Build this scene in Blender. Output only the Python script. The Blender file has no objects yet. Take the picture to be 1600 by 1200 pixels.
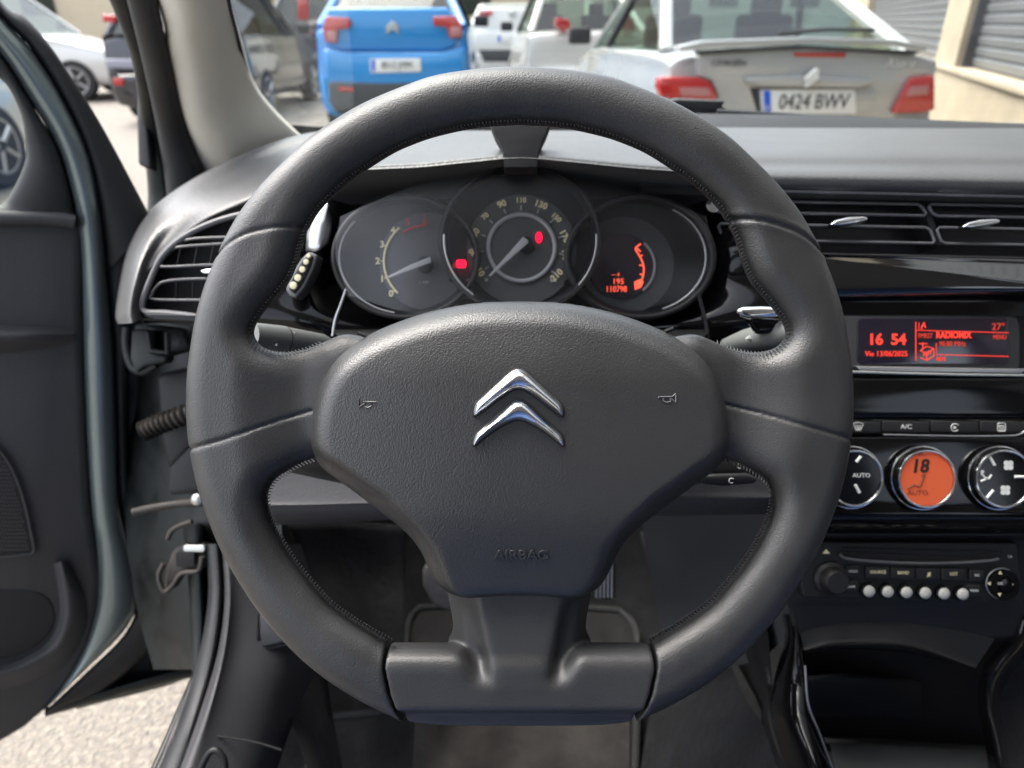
import bpy, bmesh, math, random
import numpy as np
from mathutils import Vector, Matrix
random.seed(7); np.random.seed(7)
R = math.radians
scene = bpy.context.scene
COL = scene.collection

# ------------------------------------------------------------------ camera
FPX = 1111.11            # focal length in pixels of the 1600 px wide photograph
PITCH = R(27.0)
CAMZ = 1.15
cs, sn = math.cos(PITCH), math.sin(PITCH)
cam_d = bpy.data.cameras.new('camera'); cam = bpy.data.objects.new('camera', cam_d); COL.objects.link(cam)
cam.location = (0, 0, CAMZ); cam.rotation_euler = (R(90) - PITCH, 0, 0)
cam_d.sensor_width = 36; cam_d.lens = 25.0; cam_d.clip_start = 0.02; cam_d.clip_end = 500
cam_d.dof.use_dof = True; cam_d.dof.focus_distance = 0.40; cam_d.dof.aperture_fstop = 8.0
scene.camera = cam
# ------------------------------------------------------------------ world, sun, exposure
SUN_EL, SUN_AZ = 60.0, 302.0        # azimuth clockwise from +Y: veiled sun high ahead, to the left
world = bpy.data.worlds.new('World'); scene.world = world; world.use_nodes = True
nt = world.node_tree; bg = nt.nodes['Background']
sky = nt.nodes.new('ShaderNodeTexSky'); sky.sky_type = 'NISHITA'; sky.sun_disc = False
sky.sun_elevation = R(SUN_EL); sky.sun_rotation = R(SUN_AZ); sky.air_density = 1.0; sky.dust_density = 4.0
hsv = nt.nodes.new('ShaderNodeHueSaturation'); hsv.inputs['Saturation'].default_value = .45     # thin veil of cloud
nt.links.new(sky.outputs[0], hsv.inputs['Color']); nt.links.new(hsv.outputs[0], bg.inputs[0]); bg.inputs[1].default_value = 0.15
sd = bpy.data.lights.new('sun', 'SUN'); sd.energy = 1.2; sd.angle = R(45); sd.color = (1.0, 0.95, 0.87)
sun = bpy.data.objects.new('sun', sd); COL.objects.link(sun)
_s = Vector((math.sin(R(SUN_AZ)) * math.cos(R(SUN_EL)), math.cos(R(SUN_AZ)) * math.cos(R(SUN_EL)), math.sin(R(SUN_EL))))
sun.rotation_euler = _s.to_track_quat('Z', 'Y').to_euler()
vs = scene.view_settings; vs.view_transform = 'Standard'; vs.look = 'None'; vs.gamma = 1.0; vs.use_curve_mapping = False
vs.exposure = 2.2
scene.render.engine = 'CYCLES'
cy = scene.cycles; cy.use_denoising = True; cy.max_bounces = 8; cy.transparent_max_bounces = 12
cy.diffuse_bounces = 4; cy.glossy_bounces = 4; cy.transmission_bounces = 4; cy.caustics_reflective = False; cy.caustics_refractive = False

# ------------------------------------------------------------------ helpers
CAM = Vector((0, 0, CAMZ)); FW = Vector((0, cs, -sn)); UP = Vector((0, sn, cs)); RT = Vector((1, 0, 0))
CROT = Matrix(((1, 0, 0), (0, sn, -cs), (0, cs, sn)))     # columns: right, up, back
def ray(px, py):
    return RT * ((px - 800) / FPX) + UP * ((600 - py) / FPX) + FW
def P(px, py, d=None, x=None, y=None, z=None):
    v = ray(px, py)
    if d is not None: t = d
    elif y is not None: t = y / v.y
    elif z is not None: t = (z - CAMZ) / v.z
    else: t = x / v.x
    return CAM + v * t
def PP(px, py, p0, n):
    v = ray(px, py); t = (p0 - CAM).dot(n) / v.dot(n)
    return CAM + v * t
ROOT = {}
def inv_of(parent):
    p = parent
    while p is not None and p.parent is not None: p = p.parent
    if p is None or p not in ROOT: return Matrix.Identity(4)
    return ROOT[p].inverted()
def link(o, parent=None):
    COL.objects.link(o)
    if parent is not None: o.parent = parent
    return o
def thing(name, label, cat, loc=(0, 0, 0), rot=None, group=None):
    o = bpy.data.objects.new(name, None); COL.objects.link(o); o.empty_display_size = 0.05
    m = Matrix.Translation(Vector(loc))
    if rot is not None: m = m @ (rot.to_4x4() if isinstance(rot, Matrix) else Matrix.Rotation(rot, 4, 'Z'))
    o.matrix_basis = m; ROOT[o] = m
    o['label'] = label; o['category'] = cat
    if group: o['group'] = group
    return o
def tag(o, label, cat, group=None):
    o['label'] = label; o['category'] = cat
    if group: o['group'] = group
    return o
def part(name, parent):
    o = bpy.data.objects.new(name, None); COL.objects.link(o); o.parent = parent; o.empty_display_size = .05; return o
class MB:
    def __init__(s): s.v = []; s.f = []
    def add(s, v, f):
        b = len(s.v); s.v += [Vector(q) for q in v]; s.f += [tuple(i + b for i in g) for g in f]; return s
    def build(s, name, mat, parent=None, smooth=True, bevel=0, solid=0, local=False, angle=40, segs=3):
        me = bpy.data.meshes.new(name)
        M = Matrix.Identity(4) if local else inv_of(parent)
        me.from_pydata([tuple(M @ q) for q in s.v], [], s.f); me.validate()
        bm = bmesh.new(); bm.from_mesh(me); bmesh.ops.remove_doubles(bm, verts=bm.verts, dist=1e-6)
        if not solid: bmesh.ops.recalc_face_normals(bm, faces=bm.faces)
        bm.to_mesh(me); bm.free()
        me.materials.append(mat)
        o = bpy.data.objects.new(name, me); link(o, parent)
        if solid:
            m = o.modifiers.new('s', 'SOLIDIFY'); m.thickness = solid; m.offset = 0
        if bevel:
            m = o.modifiers.new('b', 'BEVEL'); m.width = bevel; m.segments = segs; m.limit_method = 'ANGLE'; m.angle_limit = R(35)
        if smooth:
            me.shade_smooth()
            if hasattr(me, 'set_sharp_from_angle') and not bevel: me.set_sharp_from_angle(angle=R(angle))
        return o
    def prism(s, pts, vec):
        n = len(pts); pts = [Vector(p) for p in pts]; vec = Vector(vec)
        return s.add(pts + [p + vec for p in pts], [tuple(range(n)), tuple(range(2 * n - 1, n - 1, -1))] +
                     [(i, i + n, (i + 1) % n + n, (i + 1) % n) for i in range(n)])
    def box(s, c, size, rot=None):
        c = Vector(c); h = [q / 2 for q in size]
        pts = [Vector((sx * h[0], sy * h[1], sz * h[2])) for sx in (-1, 1) for sy in (-1, 1) for sz in (-1, 1)]
        if rot is not None: pts = [rot @ p for p in pts]
        return s.add([c + p for p in pts], [(0, 1, 3, 2), (4, 6, 7, 5), (0, 4, 5, 1), (2, 3, 7, 6), (0, 2, 6, 4), (1, 5, 7, 3)])
    def tube(s, path, r, n=10, closed=False, flat=1.0, nrm=None):
        path = [Vector(p) for p in path]; m = len(path); rr = r if isinstance(r, (list, tuple)) else [r] * m
        T = []
        for i in range(m):
            a = path[(i - 1) % m] if (closed or i > 0) else path[i]; b = path[(i + 1) % m] if (closed or i < m - 1) else path[i]
            T.append((b - a).normalized())
        N = nrm.copy() if nrm else (Vector((0, 0, 1)) if abs(T[0].z) < .9 else Vector((1, 0, 0)))
        vv = []
        for i in range(m):
            if nrm is not None: N = nrm
            A = (N - T[i] * N.dot(T[i])).normalized(); N = A if nrm is None else N; B = T[i].cross(A)
            for k in range(n):
                a = 2 * math.pi * k / n
                vv.append(path[i] + A * (math.cos(a) * rr[i] * flat) + B * (math.sin(a) * rr[i]))
        ff = []
        for i in range(m if closed else m - 1):
            for k in range(n):
                j = (i + 1) % m
                ff.append((i * n + k, i * n + (k + 1) % n, j * n + (k + 1) % n, j * n + k))
        if not closed: ff += [tuple(range(n)), tuple(range(m * n - 1, (m - 1) * n - 1, -1))]
        return s.add(vv, ff)
    def lathe(s, prof, c, ax, n=32, u=None, su=1.0, sv=1.0):
        # prof: (radius, height along ax)
        ax = Vector(ax).normalized(); c = Vector(c)
        u = (Vector(u) if u is not None else (Vector((1, 0, 0)) if abs(ax.x) < .9 else Vector((0, 1, 0))))
        u = (u - ax * u.dot(ax)).normalized(); w = ax.cross(u)
        vv = []
        for r_, h_ in prof:
            for k in range(n):
                a = 2 * math.pi * k / n
                vv.append(c + ax * h_ + u * (math.cos(a) * r_ * su) + w * (math.sin(a) * r_ * sv))
        ff = []
        for i in range(len(prof) - 1):
            for k in range(n):
                ff.append((i * n + k, i * n + (k + 1) % n, (i + 1) * n + (k + 1) % n, (i + 1) * n + k))
        if prof[0][0] > 1e-6: ff.append(tuple(range(n)))
        if prof[-1][0] > 1e-6: ff.append(tuple(range(len(prof) * n - 1, (len(prof) - 1) * n - 1, -1)))
        return s.add(vv, ff)
    def loft(s, rows, nu=24, nv=None, closed=False):
        rows = [catmull([Vector(p) for p in r_], nu, closed) for r_ in rows]
        if nv:
            cols = [catmull([r_[i] for r_ in rows], nv) for i in range(len(rows[0]))]
            rows = [[c[j] for c in cols] for j in range(len(cols[0]))]
        n = len(rows[0]); vv = [p for r_ in rows for p in r_]; ff = []
        for j in range(len(rows) - 1):
            for i in range(n if closed else n - 1):
                k = (i + 1) % n
                ff.append((j * n + i, j * n + k, (j + 1) * n + k, (j + 1) * n + i))
        return s.add(vv, ff)
def catmull(pts, n, closed=False):
    m = len(pts)
    if m == 1: return pts * n
    if closed:
        out = []
        for i in range(n):
            t = i / n * m; k = int(t); f = t - k
            out.append(_cr(pts[(k - 1) % m], pts[k % m], pts[(k + 1) % m], pts[(k + 2) % m], f))
        return out
    out = []
    for i in range(n):
        t = i / (n - 1) * (m - 1); k = min(int(t), m - 2); f = t - k
        a = pts[k - 1] if k > 0 else pts[0] * 2 - pts[1]; d = pts[k + 2] if k + 2 < m else pts[-1] * 2 - pts[-2]
        out.append(_cr(a, pts[k], pts[k + 1], d, f))
    return out
def _cr(a, b, c, d, t):
    return (b * 2 + (c - a) * t + (a * 2 - b * 5 + c * 4 - d) * t * t + (b * 3 - a - c * 3 + d) * t ** 3) * 0.5
def curve_px(pts, n, closed=False):
    q = catmull([Vector((a, b, 0)) for a, b in pts], n, closed); return [(p.x, p.y) for p in q]
def prism(name, pts, vec, mat, parent=None, bevel=0, **k):
    return MB().prism(pts, vec).build(name, mat, parent, bevel=bevel, **k)
def slab(name, pxs, d, th, mat, parent=None, bevel=0.001, smooth_n=0, **k):
    """outline given in photograph pixels, laid on the tilted plane at depth d (like the centre stack), extruded away by th"""
    if smooth_n: pxs = curve_px(pxs, smooth_n, True)
    return MB().prism([P(a, b, d=d) for a, b in pxs], FW * th).build(name, mat, parent, bevel=bevel, **k)
def tubepx(name, pxs, d, r, mat, parent=None, n=None, closed=False, **k):
    if n: pxs = curve_px(pxs, n, closed)
    return MB().tube([P(a, b, d=d) for a, b in pxs], r, closed=closed, nrm=-FW).build(name, mat, parent, **k)
def text(s, px, py, d, h, mat, parent, rot=0, name='lettering', ext=0.0002, ax='CENTER', sx=1.0, shear=0, bold=0.0, M=None):
    cu = bpy.data.curves.new(name, 'FONT'); cu.body = s; cu.size = h * d / FPX / 0.72; cu.extrude = ext
    cu.align_x = ax; cu.align_y = 'CENTER'; cu.shear = shear; cu.offset = bold * cu.size; cu.materials.append(mat)
    cu.resolution_u = 3
    o = bpy.data.objects.new(name, cu); link(o, parent)
    if M is None: M = Matrix.Translation(P(px, py, d=d)) @ CROT.to_4x4() @ Matrix.Rotation(R(rot), 4, 'Z')
    o.matrix_basis = inv_of(parent) @ M @ Matrix.Diagonal((sx, 1, 1, 1))
    return o
def arc(cx, cy, r, a0, a1, n=24, ry=None):
    return [(cx + r * math.cos(R(a0 + (a1 - a0) * i / (n - 1))), cy - (ry or r) * math.sin(R(a0 + (a1 - a0) * i / (n - 1)))) for i in range(n)]

# ------------------------------------------------------------------ materials
def mat(name, col, rough=0.5, metal=0, spec=0.5, bump=None, coat=0, emit=None, estr=0, sheen=0, vary=None, trans=0):
    m = bpy.data.materials.new(name); m.use_nodes = True; n = m.node_tree; b = n.nodes['Principled BSDF']
    b.inputs['Base Color'].default_value = (*col, 1); b.inputs['Roughness'].default_value = rough
    b.inputs['Metallic'].default_value = metal; b.inputs['Specular IOR Level'].default_value = spec
    b.inputs['Coat Weight'].default_value = coat; b.inputs['Coat Roughness'].default_value = 0.03
    b.inputs['Sheen Weight'].default_value = sheen
    if emit: b.inputs['Emission Color'].default_value = (*emit, 1); b.inputs['Emission Strength'].default_value = estr
    tc = n.nodes.new('ShaderNodeTexCoord')
    if vary:      # (scale, amount): slow tone and gloss variation
        no = n.nodes.new('ShaderNodeTexNoise'); no.inputs['Scale'].default_value = vary[0]; no.inputs['Detail'].default_value = 6
        n.links.new(tc.outputs['Object'], no.inputs[0])
        mr = n.nodes.new('ShaderNodeMapRange'); mr.inputs[1].default_value = .3; mr.inputs[2].default_value = .7
        mr.inputs[3].default_value = 1 - vary[1]; mr.inputs[4].default_value = 1 + vary[1]; n.links.new(no.outputs[0], mr.inputs[0])
        mx = n.nodes.new('ShaderNodeMix'); mx.data_type = 'RGBA'; mx.blend_type = 'MULTIPLY'; mx.inputs[0].default_value = 1
        mx.inputs[6].default_value = (*col, 1); n.links.new(mr.outputs[0], mx.inputs[7]); n.links.new(mx.outputs[2], b.inputs['Base Color'])
        m2 = n.nodes.new('ShaderNodeMath'); m2.operation = 'MULTIPLY'; m2.inputs[1].default_value = rough
        n.links.new(mr.outputs[0], m2.inputs[0]); n.links.new(m2.outputs[0], b.inputs['Roughness'])
    if bump:      # list of (kind, scale, strength, distance)
        prev = None
        for kind, sc_, st, dist in bump:
            if kind == 'vor':
                t = n.nodes.new('ShaderNodeTexVoronoi'); t.feature = 'SMOOTH_F1'; t.inputs['Smoothness'].default_value = 0.6
            else:
                t = n.nodes.new('ShaderNodeTexNoise'); t.inputs['Detail'].default_value = 4
            t.inputs['Scale'].default_value = sc_; n.links.new(tc.outputs['Object'], t.inputs['Vector'])
            bn = n.nodes.new('ShaderNodeBump'); bn.inputs['Strength'].default_value = st; bn.inputs['Distance'].default_value = dist
            n.links.new(t.outputs[0], bn.inputs['Height'])
            if kind == 'vor': bn.invert = True
            if prev: n.links.new(prev.outputs[0], bn.inputs['Normal'])
            prev = bn
        n.links.new(prev.outputs[0], b.inputs['Normal'])
    return m
def glass(name, tint=(.93, .97, .95), refl=0.06, rough=0.0, graz=0.8):
    m = bpy.data.materials.new(name); m.use_nodes = True; n = m.node_tree; n.nodes.remove(n.nodes['Principled BSDF'])
    out = n.nodes['Material Output']; tr = n.nodes.new('ShaderNodeBsdfTransparent'); tr.inputs[0].default_value = (*tint, 1)
    gl = n.nodes.new('ShaderNodeBsdfGlossy'); gl.inputs['Roughness'].default_value = rough
    fr = n.nodes.new('ShaderNodeLayerWeight'); fr.inputs[0].default_value = 0.5
    mr = n.nodes.new('ShaderNodeMath'); mr.operation = 'POWER'; mr.inputs[1].default_value = 4; n.links.new(fr.outputs['Facing'], mr.inputs[0])
    m2 = n.nodes.new('ShaderNodeMath'); m2.operation = 'MULTIPLY_ADD'; m2.inputs[1].default_value = graz; m2.inputs[2].default_value = refl
    n.links.new(mr.outputs[0], m2.inputs[0])
    mx = n.nodes.new('ShaderNodeMixShader'); n.links.new(m2.outputs[0], mx.inputs[0]); n.links.new(tr.outputs[0], mx.inputs[1]); n.links.new(gl.outputs[0], mx.inputs[2])
    n.links.new(mx.outputs[0], out.inputs[0]); return m
LEATHER = mat('black_leather', (.023, .023, .0232), .43, spec=.7, bump=[('vor', 1300, .3, .0005), ('noise', 600, .12, .0006), ('noise', 45, .08, .003)], vary=(22, .22))
GRAIN = mat('grained_plastic', (.024, .024, .0242), .40, spec=.7, bump=[('vor', 1150, .36, .0005), ('noise', 2000, .1, .0003)], vary=(14, .10))
TRIM = mat('grained_trim', (.028, .028, .0282), .45, spec=.6, bump=[('vor', 1400, .28, .0004), ('noise', 2000, .1, .0003)], vary=(16, .12))
PLASTIC = mat('dark_plastic', (.012, .012, .0125), .5, spec=.35, bump=[('noise', 900, .12, .0005)], vary=(9, .15))
SOFT = mat('soft_dash', (.030, .030, .031), .45, spec=.7, sheen=.1, bump=[('vor', 480, .4, .0007)], vary=(8, .12))
DOORP = mat('door_plastic', (.045, .045, .048), .6, spec=.4, bump=[('vor', 600, .3, .0006)], vary=(7, .15))
GLOSS = mat('gloss_black', (.004, .004, .0045), .09, spec=.3, coat=0, bump=[('noise', 14, .03, .002)])
PIANO = mat('piano_black', (.004, .004, .0045), .07, spec=.8, coat=.7, bump=[('noise', 14, .02, .002)])
CHROME = mat('chrome', (.86, .87, .89), .16, metal=1, bump=[('noise', 60, .04, .001)])
SATIN = mat('satin_silver', (.42, .42, .43), .33, metal=.85)
PIPING = mat('vent_edge', (.11, .11, .115), .38)
CREAM = mat('cream_trim', (.80, .77, .68), .75, bump=[('noise', 500, .2, .0006)], vary=(6, .04))
BLACK = mat('black_void', (.004, .004, .005), .8)
RUBBER = mat('rubber_seal', (.015, .016, .018), .6, bump=[('noise', 300, .2, .001)], vary=(12, .2))
CARPET = mat('carpet', (.020, .020, .021), .95, spec=.1, sheen=.06, bump=[('noise', 900, .8, .002), ('noise', 90, .5, .004)], vary=(25, .4))
MATM = mat('mat_pile', (.030, .0295, .029), .95, spec=.1, sheen=.1, bump=[('noise', 700, .9, .002), ('noise', 60, .5, .004)], vary=(18, .45))
PAINT = mat('grey_green_paint', (.17, .215, .225), .3, metal=.6, coat=.6, vary=(5, .08))
METALD = mat('inner_metal', (.012, .0145, .014), .5, metal=.2, bump=[('noise', 30, .3, .004)], vary=(20, .35))
RUSTY = mat('dusty_metal', (.048, .042, .036), .6, metal=.3, bump=[('noise', 200, .4, .001)], vary=(60, .4))
BRIGHT = mat('bright_metal', (.50, .51, .49), .3, metal=.8)
GLASS = glass('clear_glass')
TINT = glass('tinted_glass', (.46, .56, .50), .05, 0, .35)
HAZEG = glass('haze_cover_glass', (.95, .95, .95), .045, .3, .3)
TINTD = glass('dark_glass', (.20, .26, .26), .06, 0, .3)
EMBOSS = mat('embossed_mark', (.010, .010, .011), .35)
STITCH = mat('stitching', (.028, .029, .029), .6)
DIAL = mat('dial_face', (.016, .017, .020), .45, spec=.3)
DIALG = mat('dial_grey', (.060, .060, .066), .5)
DIALL = mat('dial_light_ring', (.36, .36, .37), .4)
CREAMP = mat('dial_print', (.66, .60, .38), .5, emit=(1, .85, .5), estr=.02)
WHITEP = mat('white_print', (.62, .62, .6), .5)
REDP = mat('red_print', (.45, .04, .03), .5)
REDL = mat('red_lamp_lit', (.4, .0, .02), .4, emit=(1, .0, .02), estr=.9)
REDT = mat('display_red', (.3, .02, .01), .4, emit=(1, .05, .03), estr=.27)
REDDIM = mat('display_red_dim', (.2, .02, .01), .4, emit=(1, .07, .04), estr=.14)
ORT = mat('display_orange', (.3, .05, .02), .4, emit=(1, .10, .05), estr=.38)
ORB = mat('orange_backlit', (.35, .07, .02), .4, emit=(1, .10, .025), estr=.055)
LCD = mat('lcd_dark', (.012, .010, .018), .12, spec=.7, emit=(.2, .1, .2), estr=.004)
LCDB = mat('lcd_print', (.012, .006, .004), .4)
LCDM = mat('lcd_print_dim', (.14, .04, .015), .4)
PEARL = mat('pearl_button', (.45, .44, .41), .3, coat=.5)
# ------------------------------------------------------------------ implicit-surface mesher (surface nets)
def surface_nets(f, org, h):
    nx, ny, nz = f.shape; s = f < 0
    off = [(i, j, k) for i in (0, 1) for j in (0, 1) for k in (0, 1)]
    cnt = sum(s[i:nx - 1 + i, j:ny - 1 + j, k:nz - 1 + k].astype(np.int8) for i, j, k in off)
    act = np.argwhere((cnt > 0) & (cnt < 8))
    c = np.stack([f[act[:, 0] + i, act[:, 1] + j, act[:, 2] + k] for i, j, k in off], 1)
    acc = np.zeros((len(act), 3)); num = np.zeros(len(act))
    for a in range(8):
        for b in range(a + 1, 8):
            d = np.array(off[b]) - np.array(off[a])
            if np.abs(d).sum() != 1: continue
            fa, fb = c[:, a], c[:, b]; m = (fa < 0) != (fb < 0)
            t = np.where(m, fa / np.where(m, fa - fb, 1), 0)
            acc += np.where(m[:, None], np.array(off[a])[None] + t[:, None] * d[None], 0); num += m
    v = (act + acc / num[:, None]) * h + np.array(org)
    idx = -np.ones(cnt.shape, np.int64); idx[act[:, 0], act[:, 1], act[:, 2]] = np.arange(len(act))
    F = []
    for ax in range(3):
        sl0 = [slice(1, -1)] * 3; sl1 = [slice(1, -1)] * 3; sl0[ax] = slice(0, -1); sl1[ax] = slice(1, None)
        A = s[tuple(sl0)]; B = s[tuple(sl1)]; e = np.argwhere(A != B); inside = A[e[:, 0], e[:, 1], e[:, 2]]
        u, w = [(1, 2), (2, 0), (0, 1)][ax]
        p = e.copy(); p[:, u] += 1; p[:, w] += 1            # grid point of the edge
        q = []
        for du, dw in ((-1, -1), (0, -1), (0, 0), (-1, 0)):
            g = p.copy(); g[:, u] += du; g[:, w] += dw; q.append(idx[g[:, 0], g[:, 1], g[:, 2]])
        q = np.stack(q, 1); q[~inside] = q[~inside][:, ::-1]; F.append(q)
    F = np.concatenate(F); F = F[(F >= 0).all(1)]
    return v, F
def np_mesh(name, v, f, m, parent, iters=2):
    # light Laplacian relaxation takes out the grid steps
    e = np.concatenate([f[:, [0, 1]], f[:, [1, 2]], f[:, [2, 3]], f[:, [3, 0]]]); n = len(v)
    for _ in range(iters):
        acc = np.zeros_like(v); num = np.zeros(n)
        for a, b in ((0, 1), (1, 0)):
            for k in range(3): acc[:, k] += np.bincount(e[:, a], v[e[:, b], k], n)
            num += np.bincount(e[:, a], minlength=n)
        v = v * .4 + .6 * acc / np.maximum(num, 1)[:, None]
    me = bpy.data.meshes.new(name); me.vertices.add(n); me.vertices.foreach_set('co', v.astype(np.float32).ravel())
    me.loops.add(len(f) * 4); me.loops.foreach_set('vertex_index', f.astype(np.int32).ravel())
    me.polygons.add(len(f)); me.polygons.foreach_set('loop_start', np.arange(0, len(f) * 4, 4, dtype=np.int32))
    me.update(calc_edges=True); me.validate(); me.materials.append(m); me.shade_smooth()
    return link(bpy.data.objects.new(name, me), parent)
def seg_d(X, Y, pts, closed=True):
    d = np.full(X.shape, 1e9, np.float32); n = len(pts)
    for i in range(n if closed else n - 1):
        ax, ay = pts[i]; bx, by = pts[(i + 1) % n]; dx, dy = bx - ax, by - ay; L = dx * dx + dy * dy + 1e-12
        t = np.clip(((X - ax) * dx + (Y - ay) * dy) / L, 0, 1); np.minimum(d, (X - ax - t * dx) ** 2 + (Y - ay - t * dy) ** 2, out=d)
    return np.sqrt(d)
def poly_sd(X, Y, pts):
    d = seg_d(X, Y, pts); ins = np.zeros(X.shape, bool); n = len(pts)
    for i in range(n):
        ax, ay = pts[i]; bx, by = pts[(i + 1) % n]
        if ay == by: continue
        ins ^= ((ay > Y) != (by > Y)) & (X < (bx - ax) * (Y - ay) / (by - ay) + ax)
    return np.where(ins, -d, d)
def sstep(a, b, x): t = np.clip((x - a) / (b - a), 0, 1); return t * t * (3 - 2 * t)

# ------------------------------------------------------------------ steering wheel (own frame: x right, y up, z towards the driver)
WD = 0.40; WS = FPX / WD
def wl(px, py, z=0.0): k = (WD - z) / WD; return Vector(((px - 800) / WS * k, (600 - py) / WS * k, z))
wheel = thing('steering_wheel', 'black leather steering wheel with flat bottom and double chevron badge on its hub', 'steering wheel', CAM + FW * WD, CROT)
def mirror(pts): return [(1624 - a, b) for a, b in reversed(pts)]
outerL = [(812, 107), (745, 111), (680, 121), (630, 138), (575, 161), (530, 186), (487, 216), (455, 245), (420, 280), (395, 309), (372, 341), (347, 388), (325, 440), (310, 490), (301, 540), (295, 590), (294, 640), (297, 685),
          (303, 722), (312, 762), (326, 805), (348, 858), (375, 906), (405, 951), (436, 989), (475, 1029), (522, 1066), (572, 1096), (612, 1115), (640, 1127)]
outer = outerL + [(700, 1133), (812, 1134), (924, 1133)] + [(a, b) for a, b in mirror(outerL)[:-1]]
outer = curve_px(outer, 260, True)
upL = [(812, 193), (745, 198), (680, 212), (640, 226), (612, 239), (580, 259), (545, 283), (507, 318), (487, 345), (472, 378), (462, 412), (449, 440), (427, 467), (407, 492), (396, 512), (397, 528), (413, 544), (440, 550), (472, 545), (502, 533), (535, 521), (575, 526)]
up = curve_px([(812, 600)] + [(640, 560)] + list(reversed(upL))[0:0] + [], 2, True) if 0 else None
upper = curve_px(upL, 120) ; upper = upper + [(640, 600), (812, 620)] + [(1624 - a, b) for a, b in ([(640, 600)] + list(reversed(upper)))][:-1]
loL = [(492, 716), (470, 724), (448, 736), (427, 751), (417, 772), (419, 797), (430, 826), (452, 866), (480, 903), (513, 940), (543, 963), (580, 986), (611, 1003), (660, 1008), (700, 1012)]
lowL = curve_px(loL, 70) + [(760, 1000), (760, 900), (640, 760)]
lowR = [(1624 - a, b) for a, b in reversed(lowL)]
airL = [(812, 470), (740, 473), (680, 484), (630, 499), (575, 523), (530, 557), (505, 595), (492, 635), (487, 675), (491, 708), (505, 733), (530, 753), (580, 791), (630, 830), (655, 860), (670, 892), (690, 919), (728, 931), (765, 929), (812, 927)]
air = curve_px(airL + [(1624 - a, b) for a, b in list(reversed(airL))[1:-1]], 200, True)
h = 0.00105
gx = np.arange(-0.196, 0.204, h); gy = np.arange(-0.206, 0.190, h)
GX, GY = np.meshgrid(gx, gy, indexing='ij'); PXg = GX * WS + 800; PYg = 600 - GY * WS     # in photograph pixels at the wheel's plane
sO = poly_sd(PXg, PYg, outer); sU = poly_sd(PXg, PYg, upper); sL = poly_sd(PXg, PYg, lowL); sR = poly_sd(PXg, PYg, lowR); sA = poly_sd(PXg, PYg, air)
px2m = 1 / WS
d2 = np.maximum.reduce([sO, -sU, -sL, -sR]) * px2m
RR = np.hypot(PXg - 812, PYg - 622)
joinL = [(609, 985), (606, 1030), (615, 1072), (625, 1098), (640, 1135)]
def join_sd(flip):      # >0 towards the plastic trim
    X = 1624 - PXg if flip else PXg
    jx = np.interp(PYg, [p[1] for p in joinL], [p[0] for p in joinL]); return np.where(PYg > 960, X - jx, -99)
jt = np.minimum(join_sd(False), join_sd(True)) * px2m        # positive inside the trim
def profile(d2_, Rm, H, zc, p=2.3, zz=None):
    e = -d2_; a = np.maximum(Rm - e, 0) / Rm
    return ((a[:, :, None] ** p + (np.abs(zz - zc[:, :, None]) / H[:, :, None]) ** p) ** (1 / p) - 1) * np.minimum(H, Rm)[:, :, None]
zs = np.arange(-0.030, 0.034, h); ZZ = zs[None, None, :].astype(np.float32)
# leather
dish = sstep(440, 330, RR)
H = .0140 - .0045 * dish; zc = -.0065 * dish
side = np.abs(PXg - 812)
seams = [[(302, 701), (367, 683), (430, 660), (490, 641)], [(1322, 686), (1250, 665), (1187, 646), (1128, 631)],
         [(340, 405), (368, 387), (400, 372), (440, 363), (476, 359)], [(1278, 398), (1242, 375), (1205, 360), (1170, 351), (1128, 345)]]
groove = np.zeros_like(d2)
for s_ in seams:
    g_ = seg_d(PXg, PYg, curve_px(s_, 16), False); groove = np.maximum(groove, np.exp(-(g_ / 2.6) ** 2) * .0017 )
    groove -= np.exp(-((g_ - 7) / 4.5) ** 2) * .0005
# a soft step down below the lower seams
Rm = np.full_like(d2, .0152)
f = profile(d2, Rm, H, zc, 2.0, ZZ)
f += groove[:, :, None]
f = np.maximum(f, np.maximum((jt + .0010), -1)[:, :, None])
f = np.maximum(f, ((-sA) * px2m - .010)[:, :, None])          # no leather under the airbag cover
v, F = surface_nets(f.astype(np.float32), (gx[0], gy[0], zs[0]), h)
leather = np_mesh('leather_rim', v, F, LEATHER, wheel)
def soft(x, k): return np.sqrt(x * x + k * k) - k
# lower trim: flat bar and the spoke that runs up under the airbag cover
sp = curve_px([(690, 905), (700, 950), (706, 990), (690, 1025), (700, 1060)], 14)
spoke = sp + [(1624 - a, b) for a, b in reversed(sp)]
sS = poly_sd(PXg, PYg, spoke) * px2m
bar = np.maximum(sO, -np.minimum(PYg - 1006 - 4 * np.cos((PXg - 812) / 200 * 3.14), 999) * 1.0) * px2m
bar = np.maximum(bar, -(jt - .0006))
yb = (PYg - 1091) * px2m
Hb = .0136 - soft(np.maximum(yb, 0), .0008) * 1.6; Hb = np.maximum(Hb, .0035)
eb = np.maximum(sO * px2m, -(PYg - 1008) * px2m)
eb = np.maximum(np.maximum(sO * px2m, -(PYg - 1008) * px2m), sO * px2m * .6 - .002 * 0 - .004); ab = np.maximum(.011 + eb, 0) / .011
fb = ((ab[:, :, None] ** 2.4 + (np.abs(ZZ) / Hb[:, :, None]) ** 2.4) ** (1 / 2.4) - 1) * .011
fb = np.maximum(fb, -(jt - .0006)[:, :, None])
half = np.interp(PYg, [905, 1000, 1080], [62, 48, 34])
fall = np.maximum(side - half, 0) * px2m
ztop = .0125 - np.interp(PYg, [905, 960, 1060], [.0042, .0030, .0]) - soft(fall, .004) * 1.05
fs = np.maximum(np.maximum(ZZ - ztop[:, :, None], -.012 - ZZ), np.maximum(sS, -(PYg - 900) * px2m)[:, :, None])
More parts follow.
